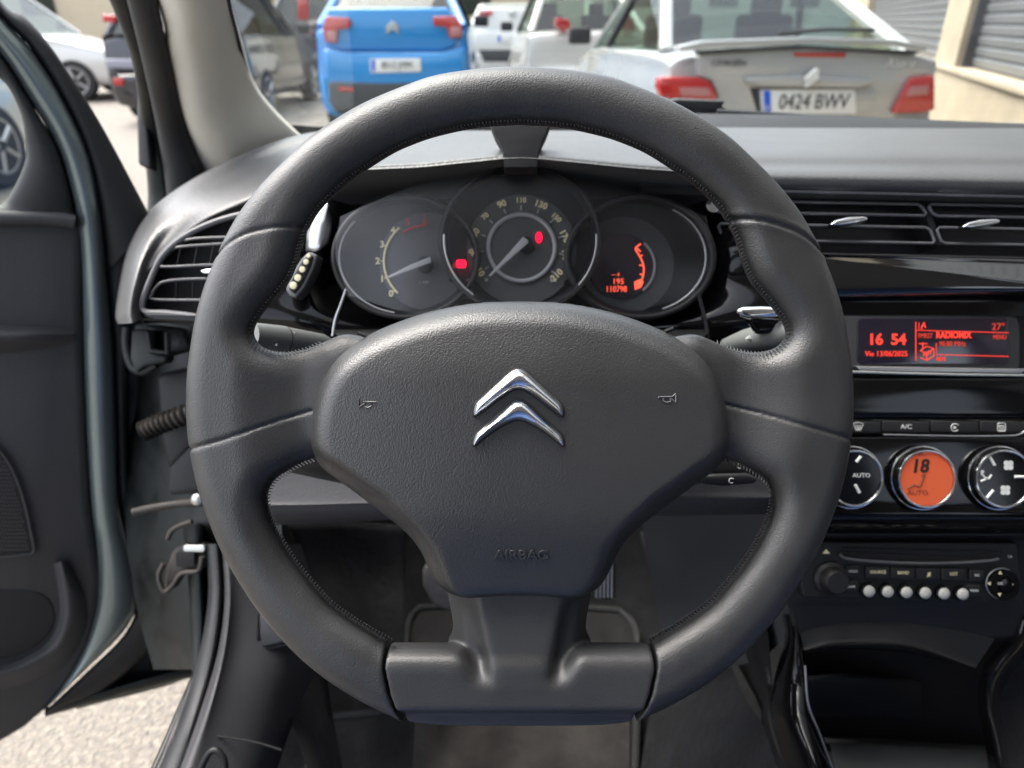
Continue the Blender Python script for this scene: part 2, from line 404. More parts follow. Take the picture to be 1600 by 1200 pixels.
k_ = .0022; hh = np.clip(.5 + .5 * (fb - fs) / k_, 0, 1); ft = fb * (1 - hh) + fs * hh - k_ * hh * (1 - hh)
xg = np.interp(PYg, [930, 1000, 1062], [86, 72, 54]); cut = .0085 * np.exp(-((side - xg) / 15) ** 2) * sstep(1064, 1018, PYg) * sstep(915, 1000, PYg)
ft = ft + (cut[:, :, None] * sstep(-.002, .006, ZZ))
v, F = surface_nets(ft.astype(np.float32), (gx[0], gy[0], zs[0]), h)
np_mesh('lower_trim', v, F, TRIM, wheel)
# airbag cover
za = np.arange(-0.018, 0.044, h); ZA = za[None, None, :].astype(np.float32)
eA = -sA * px2m
wid = np.interp(PYg, [560, 660, 720, 770, 820, 870, 930], [420, 350, 250, 180, 138, 110, 84])
fl = np.maximum(side - wid, 0) * px2m
fac = sstep(640, 850, PYg)
zt = .0275 - .000 * fac
dome = ((np.abs(PXg - 812) / 330) ** 2 * .0060 + ((PYg - 690) / 230) ** 2 * .0050) * 1.0
zt = zt - dome - soft(fl, .005) * .85 * fac
zt = zt - sstep(600, 475, PYg) * .004 - sstep(780, 930, PYg) * .0045
Re = .017 - .009 * sstep(840, 930, PYg); a_ = np.maximum(Re - eA, 0) / Re
edge = (1 - np.clip(a_, 0, 1) ** 2.1) ** (1 / 2.1)
ztop = -.004 + (zt + .004) * edge
fa = np.maximum(np.maximum(ZA - ztop[:, :, None], -.010 - ZA), (sA * px2m)[:, :, None])
Zf = ztop.copy()
v, F = surface_nets((fa * .7).astype(np.float32), (gx[0], gy[0], za[0]), h)
np_mesh('airbag_cover', v, F, GRAIN, wheel, 3)
def ztop_at(px, py):
    i = int(round(((px - 800) / WS - gx[0]) / h)); j = int(round(((600 - py) / WS - gy[0]) / h)); return float(Zf[i, j])
def wl_on(px, py, lift=0.0):          # point on the cover seen at this pixel
    z = .02
    for _ in range(5):
        k = (WD - z) / WD; z = ztop_at(800 + (px - 800) * k, 600 + (py - 600) * k)
    return wl(px, py, z + lift)
# chevrons: domed bright badges let into the cover
from math import floor
def ztop_arr(px, py):
    fi = ((px - 800) / WS - gx[0]) / h; fj = ((600 - py) / WS - gy[0]) / h
    i = np.floor(fi).astype(int); j = np.floor(fj).astype(int); u = fi - i; w_ = fj - j
    return Zf[i, j] * (1 - u) * (1 - w_) + Zf[i + 1, j] * u * (1 - w_) + Zf[i, j + 1] * (1 - u) * w_ + Zf[i + 1, j + 1] * u * w_
BADGE = mat('badge_chrome', (.80, .81, .83), .17, metal=1, bump=[('noise', 120, .05, .0008)], vary=(60, .12))
for dy in (0, 48):
    o_ = [(810, 576), (823, 581), (845, 601), (868, 622), (878, 633), (879, 650), (862, 640), (840, 623), (822, 611), (810, 608)]
    if dy: o_ = [(a, b + 48) for a, b in o_[:5]] + [(880, 697), (862, 683), (840, 668), (822, 659), (810, 656)]
    pts = o_ + [(1620 - a, b) for a, b in reversed(o_[1:-1])]
    pc = curve_px(pts, 90, True)
    z0_ = ztop_at(810, 630); pl_ = [wl_on(a, b) for a, b in pc]; pl_ = [(q.x, q.y) for q in pl_]
    h3 = .00036; lx = np.arange(min(q[0] for q in pl_) - .002, max(q[0] for q in pl_) + .002, h3); ly = np.arange(min(q[1] for q in pl_) - .002, max(q[1] for q in pl_) + .002, h3)
    LX, LY = np.meshgrid(lx, ly, indexing='ij'); sc2 = poly_sd(LX, LY, pl_)
    base = ztop_arr(LX * WS + 800, 600 - LY * WS); e2 = -sc2
    topz = base + .0008 + .0042 * (1 - np.clip(1 - e2 / .0050, 0, 1) ** 2)
    lz = np.arange(base.min() - .0015, topz.max() + .0015, h3)
    f3 = np.maximum(lz[None, None, :] - topz[:, :, None], base[:, :, None] - .001 - lz[None, None, :]) * .6; f3 = np.maximum(f3, sc2[:, :, None])
    v, F = surface_nets(f3.astype(np.float32), (lx[0], ly[0], lz[0]), h3)
    np_mesh('chevron', v, F, BADGE, wheel, 3)
    MB().tube([wl_on(a, b, .0002) for a, b in pc], .0007, 6, True).build('chevron_groove', BLACK, wheel, local=True)
# embossed word and horn symbols
def wtext(s, px, py, hpx, m, name, sx=1, lift=.0002):
    cu = bpy.data.curves.new(name, 'FONT'); cu.body = s; cu.size = hpx / WS * .94 / .72; cu.extrude = .0005; cu.bevel_depth = .00012; cu.align_x = 'CENTER'; cu.align_y = 'CENTER'; cu.materials.append(m)
    o = bpy.data.objects.new(name, cu); link(o, wheel)
    A, B, C_ = wl_on(px, py), wl_on(px + 30, py), wl_on(px, py - 12)
    ux = (B - A).normalized(); uz = ux.cross((C_ - A).normalized()).normalized(); uy = uz.cross(ux)
    Mx = Matrix((ux, uy, uz)).transposed().to_4x4(); Mx.translation = A + uz * lift
    o.matrix_basis = Mx @ Matrix.Diagonal((sx, 1, 1, 1)); return o
wtext('AIRBAG', 815, 867, 15, GRAIN, 'airbag_lettering', 1.18)
def horn(px, py, k):
    pth = [(-13, -7), (-13, 7), (-5, 2), (2, 1), (14, 1), (14, -3)]
    mb = MB()
    mb.tube([wl_on(px + k * a, py + b, .0002) for a, b in [(-13, -7), (-13, 7)]], .0004, 6)
    mb.tube([wl_on(px + k * a, py + b, .0002) for a, b in [(-13, -7), (-7, -2), (2, -2), (14, -2), (14, 0)]], .0004, 6)
    mb.tube([wl_on(px + k * a, py + b, .0002) for a, b in [(-13, 7), (-7, 2), (-4, 1)]], .0004, 6)
    mb.tube([wl_on(px + k * a, py + b, .0002) for a, b in [(-4, 0), (-5, 5), (1, 7), (7, 4), (6, 0)]], .0004, 6)
    mb.build('horn_symbol', EMBOSS if k > 0 else PIPING, wheel, local=True)
horn(574, 630, 1); horn(1043, 622, -1)
# stitching along the inner edges
mb = MB()
def stitches(path, step=5.6, inset=3.5):
    P_ = [Vector((a, b, 0)) for a, b in path]; acc = 0
    for i in range(len(P_) - 1):
        a, b = P_[i], P_[i + 1]; L_ = (b - a).length
        while acc < L_:
            q = a + (b - a) * (acc / L_); t = (b - a).normalized(); nn = Vector((-t.y, t.x, 0))
            A = q + nn * (inset - 2.5) - t * 1.6; B = q + nn * (inset + 3.5) + t * 1.6
            mb.tube([wl(A.x, A.y, .0015), wl(q.x + nn.x * inset, q.y + nn.y * inset, .0050), wl(B.x, B.y, .0072)], [.0003, .00048, .0003], 5)
            acc += step
        acc -= L_
lo = curve_px(loL[:13], 60); stitches(list(reversed(lo)), inset=-1.5 if 0 else 2.0)
stitches([(1624 - a, b) for a, b in lo], inset=2.0)
uu = curve_px(upL[:20], 90); stitches(uu, inset=2.0); stitches([(1624 - a, b) for a, b in reversed(uu)], inset=2.0)
mb.build('stitching', STITCH, wheel, local=True)['kind'] = 'stuff'
# little gaps where the upper edge of the spokes meets the hub
MB().tube([wl(560, 520, .004), wl(577, 527, .0045)], .0014, 6).tube([wl(1038, 519, .004), wl(1052, 513, .004)], .0014, 6).build('hub_gap', BLACK, wheel, local=True)['kind'] = 'stuff'
# hub behind, on the column
MB().lathe([(.050, -.012), (.062, -.03), (.055, -.07)], wl(812, 640, 0), (0, 0, 1), 32).build('hub_back', PLASTIC, wheel, local=True)
# ================================================================== interior of the car
dash = thing('dashboard', 'dark soft-touch dashboard with gloss black trim and air vents behind the steering wheel', 'dashboard', (0, .60, .95))
D = 0.62                      # depth of the tilted fascia plane
# --- upper pad, right of the wheel (back edge -> rolled lip -> front face)
def row(pts): return pts
xs = [1000, 1100, 1250, 1400, 1550, 1700, 1900, 2300]
def lerp(a, b, t): return a + (b - a) * t
rows = []
rows.append([P(x, 196 + (x - 1130) * .004, z=1.018) for x in xs])
rows.append([P(x, 205 + (x - 1130) * .006, z=1.035) for x in xs])
rows.append([P(x, 235, z=1.042) for x in xs])
rows.append([P(x, 258 + (x - 1200) * .004, d=.632) for x in xs])
rows.append([P(x, 268 + (x - 1200) * .014, d=.612) for x in xs])
rows.append([P(x, 280 + (x - 1200) * .018, d=.606) for x in xs])
rows.append([P(x, 300 + (x - 1200) * .022, d=.616) for x in xs])
rows.append([P(x, 310 + (x - 1200) * .022, d=.66) for x in xs])
MB().loft(rows, 40, 46).build('upper_pad', SOFT, dash)
# --- hood above the instruments: sheet whose rear runs up to the windscreen
hx = [520, 560, 600, 660, 740, 812, 890, 980, 1060, 1130]
fy = [262, 259, 257, 254, 246, 240, 246, 255, 261, 266]
rows = [[P(x, 204 + (2 if x < 480 else 0), z=1.03) for x in hx], [P(x, 218, z=1.05) for x in hx],
        [P(x, y - 14, d=.595) for x, y in zip(hx, fy)], [P(x, y - 3, d=.560) for x, y in zip(hx, fy)], [P(x, y + 4, d=.553) for x, y in zip(hx, fy)],
        [P(x, y + 12, d=.560) for x, y in zip(hx, fy)], [P(x, y + 34, d=.63) for x, y in zip(hx, fy)], [P(x, y + 60, d=.66) for x, y in zip(hx, fy)]]
MB().loft(rows, 60, 40).build('instrument_hood', SOFT, dash)
slab('hood_divider', [(766, 190), (773, 208), (781, 222), (786, 238), (788, 262), (840, 262), (842, 238), (847, 222), (854, 208), (861, 190)], .552, .02, BLACK, dash, .001)
# --- left wing of the pad around the side vent
o_ = [(560, 200), (478, 210), (400, 234), (320, 272), (262, 310), (228, 345), (205, 390), (193, 440), (186, 490), (190, 506)]
m_ = [(570, 212), (490, 226), (412, 252), (345, 280), (285, 318), (246, 354), (222, 396), (208, 440), (200, 484), (203, 505)]
i_ = [(570, 250), (480, 266), (430, 284), (372, 306), (312, 332), (268, 364), (238, 402), (222, 440), (212, 480), (213, 503)]
n_ = [(570, 292), (480, 300), (440, 304), (385, 318), (325, 342), (282, 370), (248, 405), (230, 440), (219, 478), (220, 500)]
dd = [.88, .86, .83, .78, .735, .71, .69, .675, .665, .66]
MB().loft([[P(a + (-6), b, d=e + .12) for (a, b), e in zip(o_, dd)], [P(a, b, d=e + .012) for (a, b), e in zip(o_, dd)], [P(a, b, d=e - .022) for (a, b), e in zip(m_, dd)],
           [P(a, b, d=min(e, .70) - .015) for (a, b), e in zip(i_, dd)], [P(a, b, d=min(e, .67) + .004) for (a, b), e in zip(n_, dd)], [P(a + 6, b + 8, d=.70) for (a, b), e in zip(n_, dd)]], 50, 30).build('side_pad', SOFT, dash)
# --- side vent
vent_o = [(470, 318), (400, 330), (340, 345), (290, 368), (254, 400), (234, 440), (222, 476), (228, 487), (260, 489), (470, 494)]
slab('vent_backing', [(500, 310), (400, 325), (330, 345), (280, 372), (245, 408), (225, 450), (216, 490), (222, 500), (500, 505)], .70, .01, BLACK, dash, 0)
def frame(name, pxs, d, r, m, parent, n=None, closed=False): return tubepx(name, pxs, d, r, m, parent, n, closed)
sv = MB().tube([P(a, b, d=.655) for a, b in curve_px(vent_o, 60, True)], .0028, 8, True, nrm=-FW).build('side_vent', PIPING, dash)
def rect_c(x0, y0, x1, y1, r=8, sl=0):
    return arc(x0 + r + sl, y0 + r, r, 180, 90, 5) + arc(x1 - r, y0 + r, r, 90, 0, 5) + arc(x1 - r, y1 - r, r, 0, -90, 5) + arc(x0 + r, y1 - r, r, -90, -180, 5)
for pts in ([(400, 378), (300, 384), (270, 389), (255, 400), (250, 412), (256, 417), (330, 414), (420, 414)], [(420, 433), (300, 436), (258, 440), (245, 448), (238, 460), (242, 468), (330, 469), (420, 470)], [(400, 370), (320, 372), (285, 376)]):
    tubepx('slat', pts, .665, .0013, PIPING, sv, 40)
for x in (283, 309, 334, 360): tubepx('vane', [(x, 384), (x - 6, 414)], .678, .0008, PLASTIC, sv)
for x in (276, 302, 330): tubepx('vane', [(x, 440), (x - 1, 468)], .678, .0008, PLASTIC, sv)
slab('slat_tab', [(312, 423), (324, 420), (345, 420), (345, 427), (318, 427)], .66, .008, CHROME, sv, .001)
slab('vent_surround', [(215, 482), (222, 500), (470, 512), (470, 495), (232, 489)], .652, .015, GLOSS, dash, .002)
# --- gloss panel behind the wheel
mb = MB()
rows = [[P(x, y, d=e) for x, y, e in ((452, 330, .63), (500, 312, .645), (560, 290, .665), (700, 262, .69), (812, 258, .70), (925, 262, .69), (1060, 290, .665), (1124, 318, .645), (1180, 340, .63))],
        [P(x, y, d=e) for x, y, e in ((440, 380, .60), (498, 368, .62), (560, 370, .66), (700, 372, .69), (812, 370, .70), (925, 370, .69), (1060, 370, .66), (1124, 372, .62), (1190, 380, .60))],
        [P(x, y, d=e) for x, y, e in ((420, 440, .60), (490, 440, .615), (560, 440, .655), (700, 440, .685), (812, 440, .70), (925, 440, .685), (1060, 440, .655), (1124, 440, .615), (1210, 440, .60))],
        [P(x, y, d=e) for x, y, e in ((395, 500, .60), (480, 500, .60), (550, 505, .61), (700, 505, .64), (812, 505, .65), (925, 505, .64), (1060, 500, .61), (1130, 500, .60), (1230, 500, .60))],
        [P(x, y, d=e) for x, y, e in ((385, 545, .62), (480, 545, .62), (550, 560, .625), (700, 560, .65), (812, 560, .66), (925, 560, .65), (1060, 560, .625), (1130, 545, .62), (1240, 545, .62))]]
MB().loft(rows, 60, 40).build('binnacle_panel', GLOSS, dash)
tubepx('panel_joint', [(541, 452), (533, 475), (524, 500), (520, 525)], .592, .0013, SATIN, dash, 12)
tubepx('panel_joint', [(1091, 458), (1097, 480), (1103, 505), (1106, 530)], .592, .0016, BLACK, dash, 12)
MB().loft([[P(a, b, d=.606) for a, b in ((478, 392), (484, 352), (506, 315))], [P(a, b, d=.600) for a, b in ((496, 392), (503, 352), (512, 318))], [P(a, b, d=.606) for a, b in ((512, 380), (518, 350), (514, 322))]], 12, 8).build('panel_highlight', SATIN, dash, solid=.001)  # bright reflection on the gloss panel, modelled as a satin silver patch
hr = slab('headlight_switch', [(446, 452), (455, 430), (470, 405), (482, 393), (496, 398), (490, 420), (475, 450), (462, 466), (452, 462)], .585, .02, PIPING, dash, .0015)
slab('roller', [(451, 452), (458, 432), (472, 408), (482, 398), (489, 400), (484, 418), (470, 446), (460, 459)], .583, .02, BLACK, hr, .001)
for (x, y, r_) in ((458, 446, 6), (465, 434, 5.5), (472, 421, 5), (478, 409, 4.5), (482, 400, 3.4)):
    slab('roller_mark', arc(x, y, r_, 0, 360, 10)[:-1], .581, .003, mat('ivory_print', (.62, .58, .40), .4) if 'ivory_print' not in bpy.data.materials else bpy.data.materials['ivory_print'], hr, .0003)
MB().lathe([(.006, 0), (.006, .003), (.002, .004)], P(1113, 322, d=.60), -FW, 16).build('light_sensor', CHROME, dash)
# --- centre vents
slab('vent_well', [(1180, 300), (1700, 318), (1700, 408), (1180, 392)], .655, .01, BLACK, dash, 0)
def edge(y0, sl=.022): return [(x, y0 + (x - 1216) * sl) for x in range(1190, 1721, 30)]
tubepx('trim_strip', edge(299), .612, .0014, PIPING, dash)
tubepx('vent_lower_edge', edge(396, .02), .612, .0012, PLASTIC, dash)
for k, (x0, x1, xt) in enumerate(((1150, 1447, 1305), (1452, 1760, 1512))):
    vt = slab('centre_vent', [(x0 - 5, 303 + k * 4), (x1 + 2, 308 + k * 4), (x1 + 20, 398), (x0, 392)], .668, .003, PLASTIC, dash, 0)
    y = lambda x, b: b + (x - 1216) * .018
    for (ya, yb, dx) in ((316, 333, 0), (352, 376, 13)):
        r0, r1 = (x0 + dx + (0 if k else -40), x1 + dx - 3)
        pts = [(r0 + 3, y(r0, ya) - 1), (r1 - 11 + (0), y(r1, ya) - 1), (r1 - 4, y(r1, ya) + 3), (r1 + 3, y(r1, yb) - 4), (r1, y(r1, yb)), (r0 + 12, y(r0, yb)), (r0 + 5, y(r0, yb) - 4), (r0 - 1, y(r0, ya) + 3)]
        tubepx('slat', pts, .622, .0013, PIPING, vt, None, True)
        slab('vane', [(r0 + 4, y(r0, ya) + 1), (r1 - 8, y(r1, ya) + 1), (r1 - 2, y(r1, yb) - 2), (r0 + 8, y(r0, yb) - 2)], .650, .002, mat('vent_dark', (.008, .008, .009), .35) if 'vent_dark' not in bpy.data.materials else bpy.data.materials['vent_dark'], vt, .0004)
    tb = [(xt - 8, y(xt, 349)), (xt + 2, y(xt, 342)), (xt + 20, y(xt, 337.5)), (xt + 44, y(xt, 336)), (xt + 52, y(xt, 338)), (xt + 50, y(xt, 343)), (xt + 30, y(xt, 347)), (xt + 8, y(xt, 350))]
    slab('slat_tab', tb, .606, .012, CHROME, vt, .0012)
slab('vent_divider', [(1442, 322), (1452, 322), (1462, 350), (1474, 384), (1464, 384), (1452, 352)],   .626, .03, PLASTIC, dash, .001)
for x, y0, r_ in ((1400, 343, .0009), (1494, 350, .0009)): pass
# --- gloss fascia under the vents, bulging towards the driver
fx = [1170, 1240, 1330, 1430, 1540, 1660, 1800]
def bl(x): return (x - 1200) * .022
bw = lambda x: max(3, 3 + (x - 1235) * .088)
bt_ = lambda x: 395 + bl(x) * .9
rows = [[P(x, bt_(x) - 3, d=.650) for x in fx], [P(x, bt_(x), d=.6125) for x in fx]] + [[P(x, bt_(x) + bw(x) * q, d=.612 - .00042 * bw(x) * q) for x in fx] for q in (.33, .66, 1.0)] + \
       [[P(x, bt_(x) + bw(x) + 4, d=.6118 - .00042 * bw(x)) for x in fx], [P(x, 456, d=.6118 - .00036 * bw(x)) for x in fx], [P(x, 468, d=.617) for x in fx], [P(x, 474, d=.632) for x in fx]]
MB().loft(rows, 40, 60).build('gloss_fascia', PIANO, dash)
slab('display_recess_top', [(1200, 468), (1720, 470), (1720, 494), (1200, 492)], .626, .01, GLOSS, dash, 0)
slab('fascia_backing', [(1180, 480), (1720, 480), (1720, 590), (1180, 590)], .634, .01, PLASTIC, dash, 0)
# display
dp = slab('display_surround', [(1300, 492), (1590, 492), (1596, 505), (1596, 575), (1586, 586), (1310, 580), (1300, 570)], .618, .02, TRIM, dash, .003)
slab('screen', rect_c(1340, 497, 1577, 569, 6), .6165, .004, LCD, dp, .0005)
slab('screen_ledge', [(1338, 572), (1575, 576), (1606, 576), (1596, 584), (1345, 580)], .612, .008, SATIN, dp, .001)
tubepx('trim_strip', [(1290, 580), (1400, 583), (1500, 585.5), (1720, 588)], .608, .0012, BRIGHT, dash)
e = .6160
text('16', 1368, 531, e, 17, REDT, dp, bold=.03); text('54', 1404, 531, e, 17, REDT, dp, bold=.03)
text('Vie 13/06/2025', 1385, 553, e, 8.5, REDT, dp, sx=.92)
tubepx('screen_line', [(1431, 503), (1431, 563)], e, .00035, REDT, dp); tubepx('screen_line', [(1431, 516), (1576, 520)], e, .0003, REDT, dp)
tubepx('screen_line', [(1463, 536), (1463, 554), (1576, 557)], e, .0003, REDT, dp)
text('FMRST', 1446, 525, e, 8, REDDIM, dp, sx=.7); text('RADIOMIX', 1490, 524, e, 10, REDT, dp, sx=.82, bold=.03)
text('90.80 MHz', 1488, 537.5, e, 8, REDDIM, dp, sx=.85); text('27°', 1560, 511, e, 11, REDDIM, dp); text('MENU', 1562, 527, e, 7, REDDIM, dp, sx=.8)
text('RDS', 1470, 561, e, 6, REDT, dp); tubepx('screen_icon', [(1436, 504), (1436, 514), (1442, 514)], e, .0003, REDT, dp)
tubepx('screen_icon', [(1440, 512), (1444, 504), (1446, 512)], e, .0006, REDT, dp)
for pts in ([(1438, 548), (1448, 541), (1459, 545), (1459, 556), (1448, 563), (1438, 559)], [(1438, 548), (1448, 552), (1459, 545)], [(1448, 552), (1448, 563)], [(1442, 535), (1442, 546)], [(1436, 537), (1449, 537)]):
    tubepx('screen_icon', pts, e, .0004, REDT, dp)
slab('screen_icon', [(1442, 551), (1455, 547), (1455, 553), (1442, 557)], e, .0002, REDDIM, dp, 0)
# lower gloss fascia with the climate controls
fx = [1214, 1260, 1330, 1430, 1540, 1660, 1800]
rows = [[P(x, 588, d=.640) for x in fx], [P(x, 590, d=.616) for x in fx], [P(x, 600, d=.612) for x in fx], [P(x, 632, d=.612) for x in fx], [P(x, 650, d=.613) for x in fx], [P(x, 655, d=.618) for x in fx]]
MB().loft(rows, 30, 30).build('upper_gloss_panel', GLOSS, dash)
rows = [[P(x, 678, d=.640) for x in fx], [P(x, 680, d=.618) for x in fx], [P(x, 700, d=.614) for x in fx], [P(x, 780, d=.614) for x in fx], [P(x, 805, d=.612) for x in fx], [P(x, 820, d=.618) for x in fx], [P(x, 836, d=.632) for x in fx]]
MB().loft(rows, 30, 34).build('lower_gloss_panel', GLOSS, dash)
bt = [(1300, 1377), (1379, 1453), (1455, 1530), (1532, 1606)]
for i, (a, b) in enumerate(bt):
    c_ = slab('push_button', [(a, 657), (b, 659), (b, 677), (a, 675)], .613, .02, PLASTIC, dash, .0012)
    xm = (1341, 1416, 1492, 1565)[i]
    if i == 1: text('A/C', xm, 667, .6128, 7, WHITEP, c_, sx=1.1)
    elif i == 2:
        tubepx('button_mark', arc(xm, 668, 6, 30, 320, 14), .6128, .0004, WHITEP, c_); slab('button_mark', [(xm - 2, 665), (xm + 3, 668), (xm - 2, 671)], .6128, .0002, WHITEP, c_, 0)
    else:
        tubepx('button_mark', ([(xm - 8, 662), (xm, 660), (xm + 8, 662), (xm + 4, 671), (xm - 4, 671)] if i == 0 else rect_c(xm - 6, 661, xm + 6, 674, 2)), .6128, .0003, WHITEP, c_, None, True)
        for q in (-3, 0, 3): tubepx('button_mark', [(xm + q, 664), (xm + q - 1, 667), (xm + q + 1, 670), (xm + q, 673)], .6128, .0003, WHITEP, c_)
tubepx('trim_strip', [(1380, 679), (1480, 681), (1570, 681), (1592, 679), (1604, 671)], .611, .0006, SATIN, dash, 20)
def knob(cx, cy, r, kind, lab):
    k = r / FPX * .60
    c0 = P(cx, cy, d=.612); mp = lambda q: q * .60 / FPX
    kb = MB().lathe([(mp(r + 6), -.004), (mp(r + 6), .006), (mp(r + 3.5), .009), (mp(r + 1), .0095), (mp(r - 1), .009)], c0, -FW, 56).build(lab, GLOSS, dash)
    for rr, hh, th in ((r + 1, .0100, .0011), (r + 6.5, .0035, .0009)):
        MB().tube([c0 - FW * hh + RT * (mp(rr) * math.cos(t)) + UP * (mp(rr) * math.sin(t)) for t in [2 * math.pi * i / 60 for i in range(60)]], th, 8, True, nrm=-FW).build('knob_ring', CHROME, kb)
    MB().lathe([(mp(r), .002), (mp(r), .0085), (mp(r - 1.5), .0092)], c0, -FW, 56).build('knob_face', ORB if kind == 'orange' else GLOSS, kb)
    return kb, .612 - .0094
kb, e = knob(1327, 745, 42, 'l', 'climate_knob')
text('AUTO', 1346, 743, e, 6.5, WHITEP, kb, sx=1.1)
for a, b in (((1338, 722), (1345, 713)), ((1336, 757), (1343, 770))): tubepx('knob_mark', [a, b], e, .0013, WHITEP, kb)
kb, e = knob(1438, 746, 43, 'orange', 'climate_knob')
text('A/C', 1438, 709, e, 7.5, LCDM, kb); text('18', 1437, 729, e, 21, LCDB, kb, shear=.15, bold=.03, sx=.95)
tubepx('knob_mark', [(1418, 763), (1428, 758), (1437, 760), (1441, 751), (1443, 746)], e, .0008, LCDM, kb); tubepx('knob_mark', arc(1443, 743, 2.5, 0, 360, 8)[:-1], e, .0005, LCDM, kb, None, True)
text('AUTO', 1434, 770, e, 8, LCDM, kb, sx=1.05)
kb, e = knob(1557, 746, 43, 'r', 'climate_knob')
for a, b in (((1545, 712), (1554, 727)), ((1552, 766), (1542, 778)), ((1585, 745), (1606, 745))): tubepx('knob_mark', [a, b], e, .0012, WHITEP, kb)
def fan(x, y, r_):
    for q in range(4): slab('knob_mark', arc(x + r_ * .5 * math.cos(R(45 + 90 * q)), y - r_ * .5 * math.sin(R(45 + 90 * q)), r_ * .48, 0, 360, 10)[:-1], e, .0002, WHITEP, kb, 0)
fan(1576, 727, 9); fan(1571, 766, 9)
for pts in ([(1533, 740), (1538, 746), (1545, 748), (1549, 742)], [(1532, 752), (1540, 749)]): tubepx('knob_mark', pts, e, .0009, WHITEP, kb)
slab('knob_mark', arc(1535, 737, 3, 0, 360, 8)[:-1], e, .0002, WHITEP, kb, 0)
# --- centre stack body behind everything and round the radio
MB().loft([[P(x, 834, d=.63) for x in (1222, 1300, 1500, 1640)], [P(x, 850, d=.648) for x in (1224, 1300, 1500, 1640)], [P(x, 930, d=.652) for x in (1228, 1300, 1500, 1640)], [P(x, 950, d=.655) for x in (1232, 1300, 1500, 1620)], [P(x, 1000, d=.66) for x in (1244, 1300, 1500, 1600)]], 20, 24).build('stack_front', PLASTIC, dash, solid=.002)

# ---------------- radio
radio = thing('car_radio', 'black car radio with six round white preset buttons and a disc slot', 'radio', P(1420, 900, d=.65))
def rs(n, pxs, d, th, m, b=.001, par=None, sm=0): return slab(n, pxs, d, th, m, par or radio, b, sm)
rs('front_plate', [(1240, 846), (1590, 848), (1598, 942), (1256, 934)], .638, .02, PLASTIC, .002)
rs('disc_slot', [(1312, 862), (1562, 872), (1556, 876), (1440, 879), (1320, 872)], .6365, .002, BLACK, 0)
tubepx('slot_lip', [(1312, 866), (1325, 873), (1380, 878), (1440, 880), (1500, 879), (1545, 876), (1560, 873)], .634, .0013, PIPING, radio, 30)
tubepx('slot_edge', [(1318, 857), (1440, 860), (1565, 863)], .6355, .0008, PLASTIC, radio)
mp = lambda q: q * .635 / FPX
kn = MB().lathe([(mp(27), 0), (mp(26), .004), (mp(21), .006), (mp(19), .014), (mp(16), .0165), (mp(0), .0165)], P(1296, 903, d=.638), -FW, 36).build('volume_knob', PLASTIC, radio)
for i in range(6):
    x, y = 1355 + 29.1 * i, 922 + i * .9
    b_ = MB().lathe([(mp(12.5), 0), (mp(12.3), .003), (mp(10.8), .0035)], P(x, y, d=.637), -FW, 24).build('button_ring', GLOSS, radio)
    MB().lathe([(mp(9.3), .002), (mp(8.9), .0042), (mp(7), .0055), (mp(3), .0061), (mp(0), .0062)], P(x, y, d=.637), -FW, 24).build('preset_button', PEARL, radio)
for i, s_ in enumerate(('SOURCE', 'BAND', 'J', 'LIST')):
    x = 1372 + 39.5 * i
    b_ = rs('function_button', [(x - 19, 885 + i), (x + 19, 886 + i), (x + 19, 905 + i), (x - 19, 904 + i)], .635, .01, PLASTIC, .001)
    if s_ == 'J': text('♫', x, 896 + i, .6348, 8, CREAMP, b_)
    else: text(s_, x, 894 + i, .6348, 5, CREAMP, b_, sx=.95)
for (x, y, s_) in ((1333, 893, 'MODE'), (1330, 917, 'DARK'), (1527, 899, 'ESC'), (1522, 923, 'MENU')):
    b_ = rs('side_button', rect_c(x - 12, y - 9, x + 12, y + 9, 4), .6355, .01, PLASTIC, .001); text(s_, x, y, .6353, 3.6, WHITEP, b_)
text('TA', 1578, 870, .6378, 4.5, WHITEP, radio)
slab('eject_mark', [(1285, 865), (1297, 865), (1291, 858)], .6378, .0004, CREAMP, radio, 0)
pad = MB().lathe([(mp(25), 0), (mp(25), .003), (mp(23), .005), (mp(12), .005), (mp(11), .003), (mp(10), .006), (mp(0), .0065)], P(1565, 912, d=.638), -FW, 40).build('control_pad', GLOSS, radio)
tubepx('pad_ring', arc(1565, 912, 24, 0, 360, 40)[:-1], .6345, .0005, SATIN, pad, None, True)
text('OK', 1563, 912, .6315, 4, WHITEP, pad)
for x, y, p_ in ((1563, 895, [(-3, 2), (3, 2), (0, -3)]), (1562, 929, [(-3, -2), (3, -2), (0, 3)]), (1546, 912, [(2, -3), (2, 3), (-3, 0)]), (1581, 913, [(-2, -3), (-2, 3), (3, 0)])):
    slab('pad_mark', [(x + a, y + b) for a, b in p_], .6328, .0003, CREAMP, pad, 0)

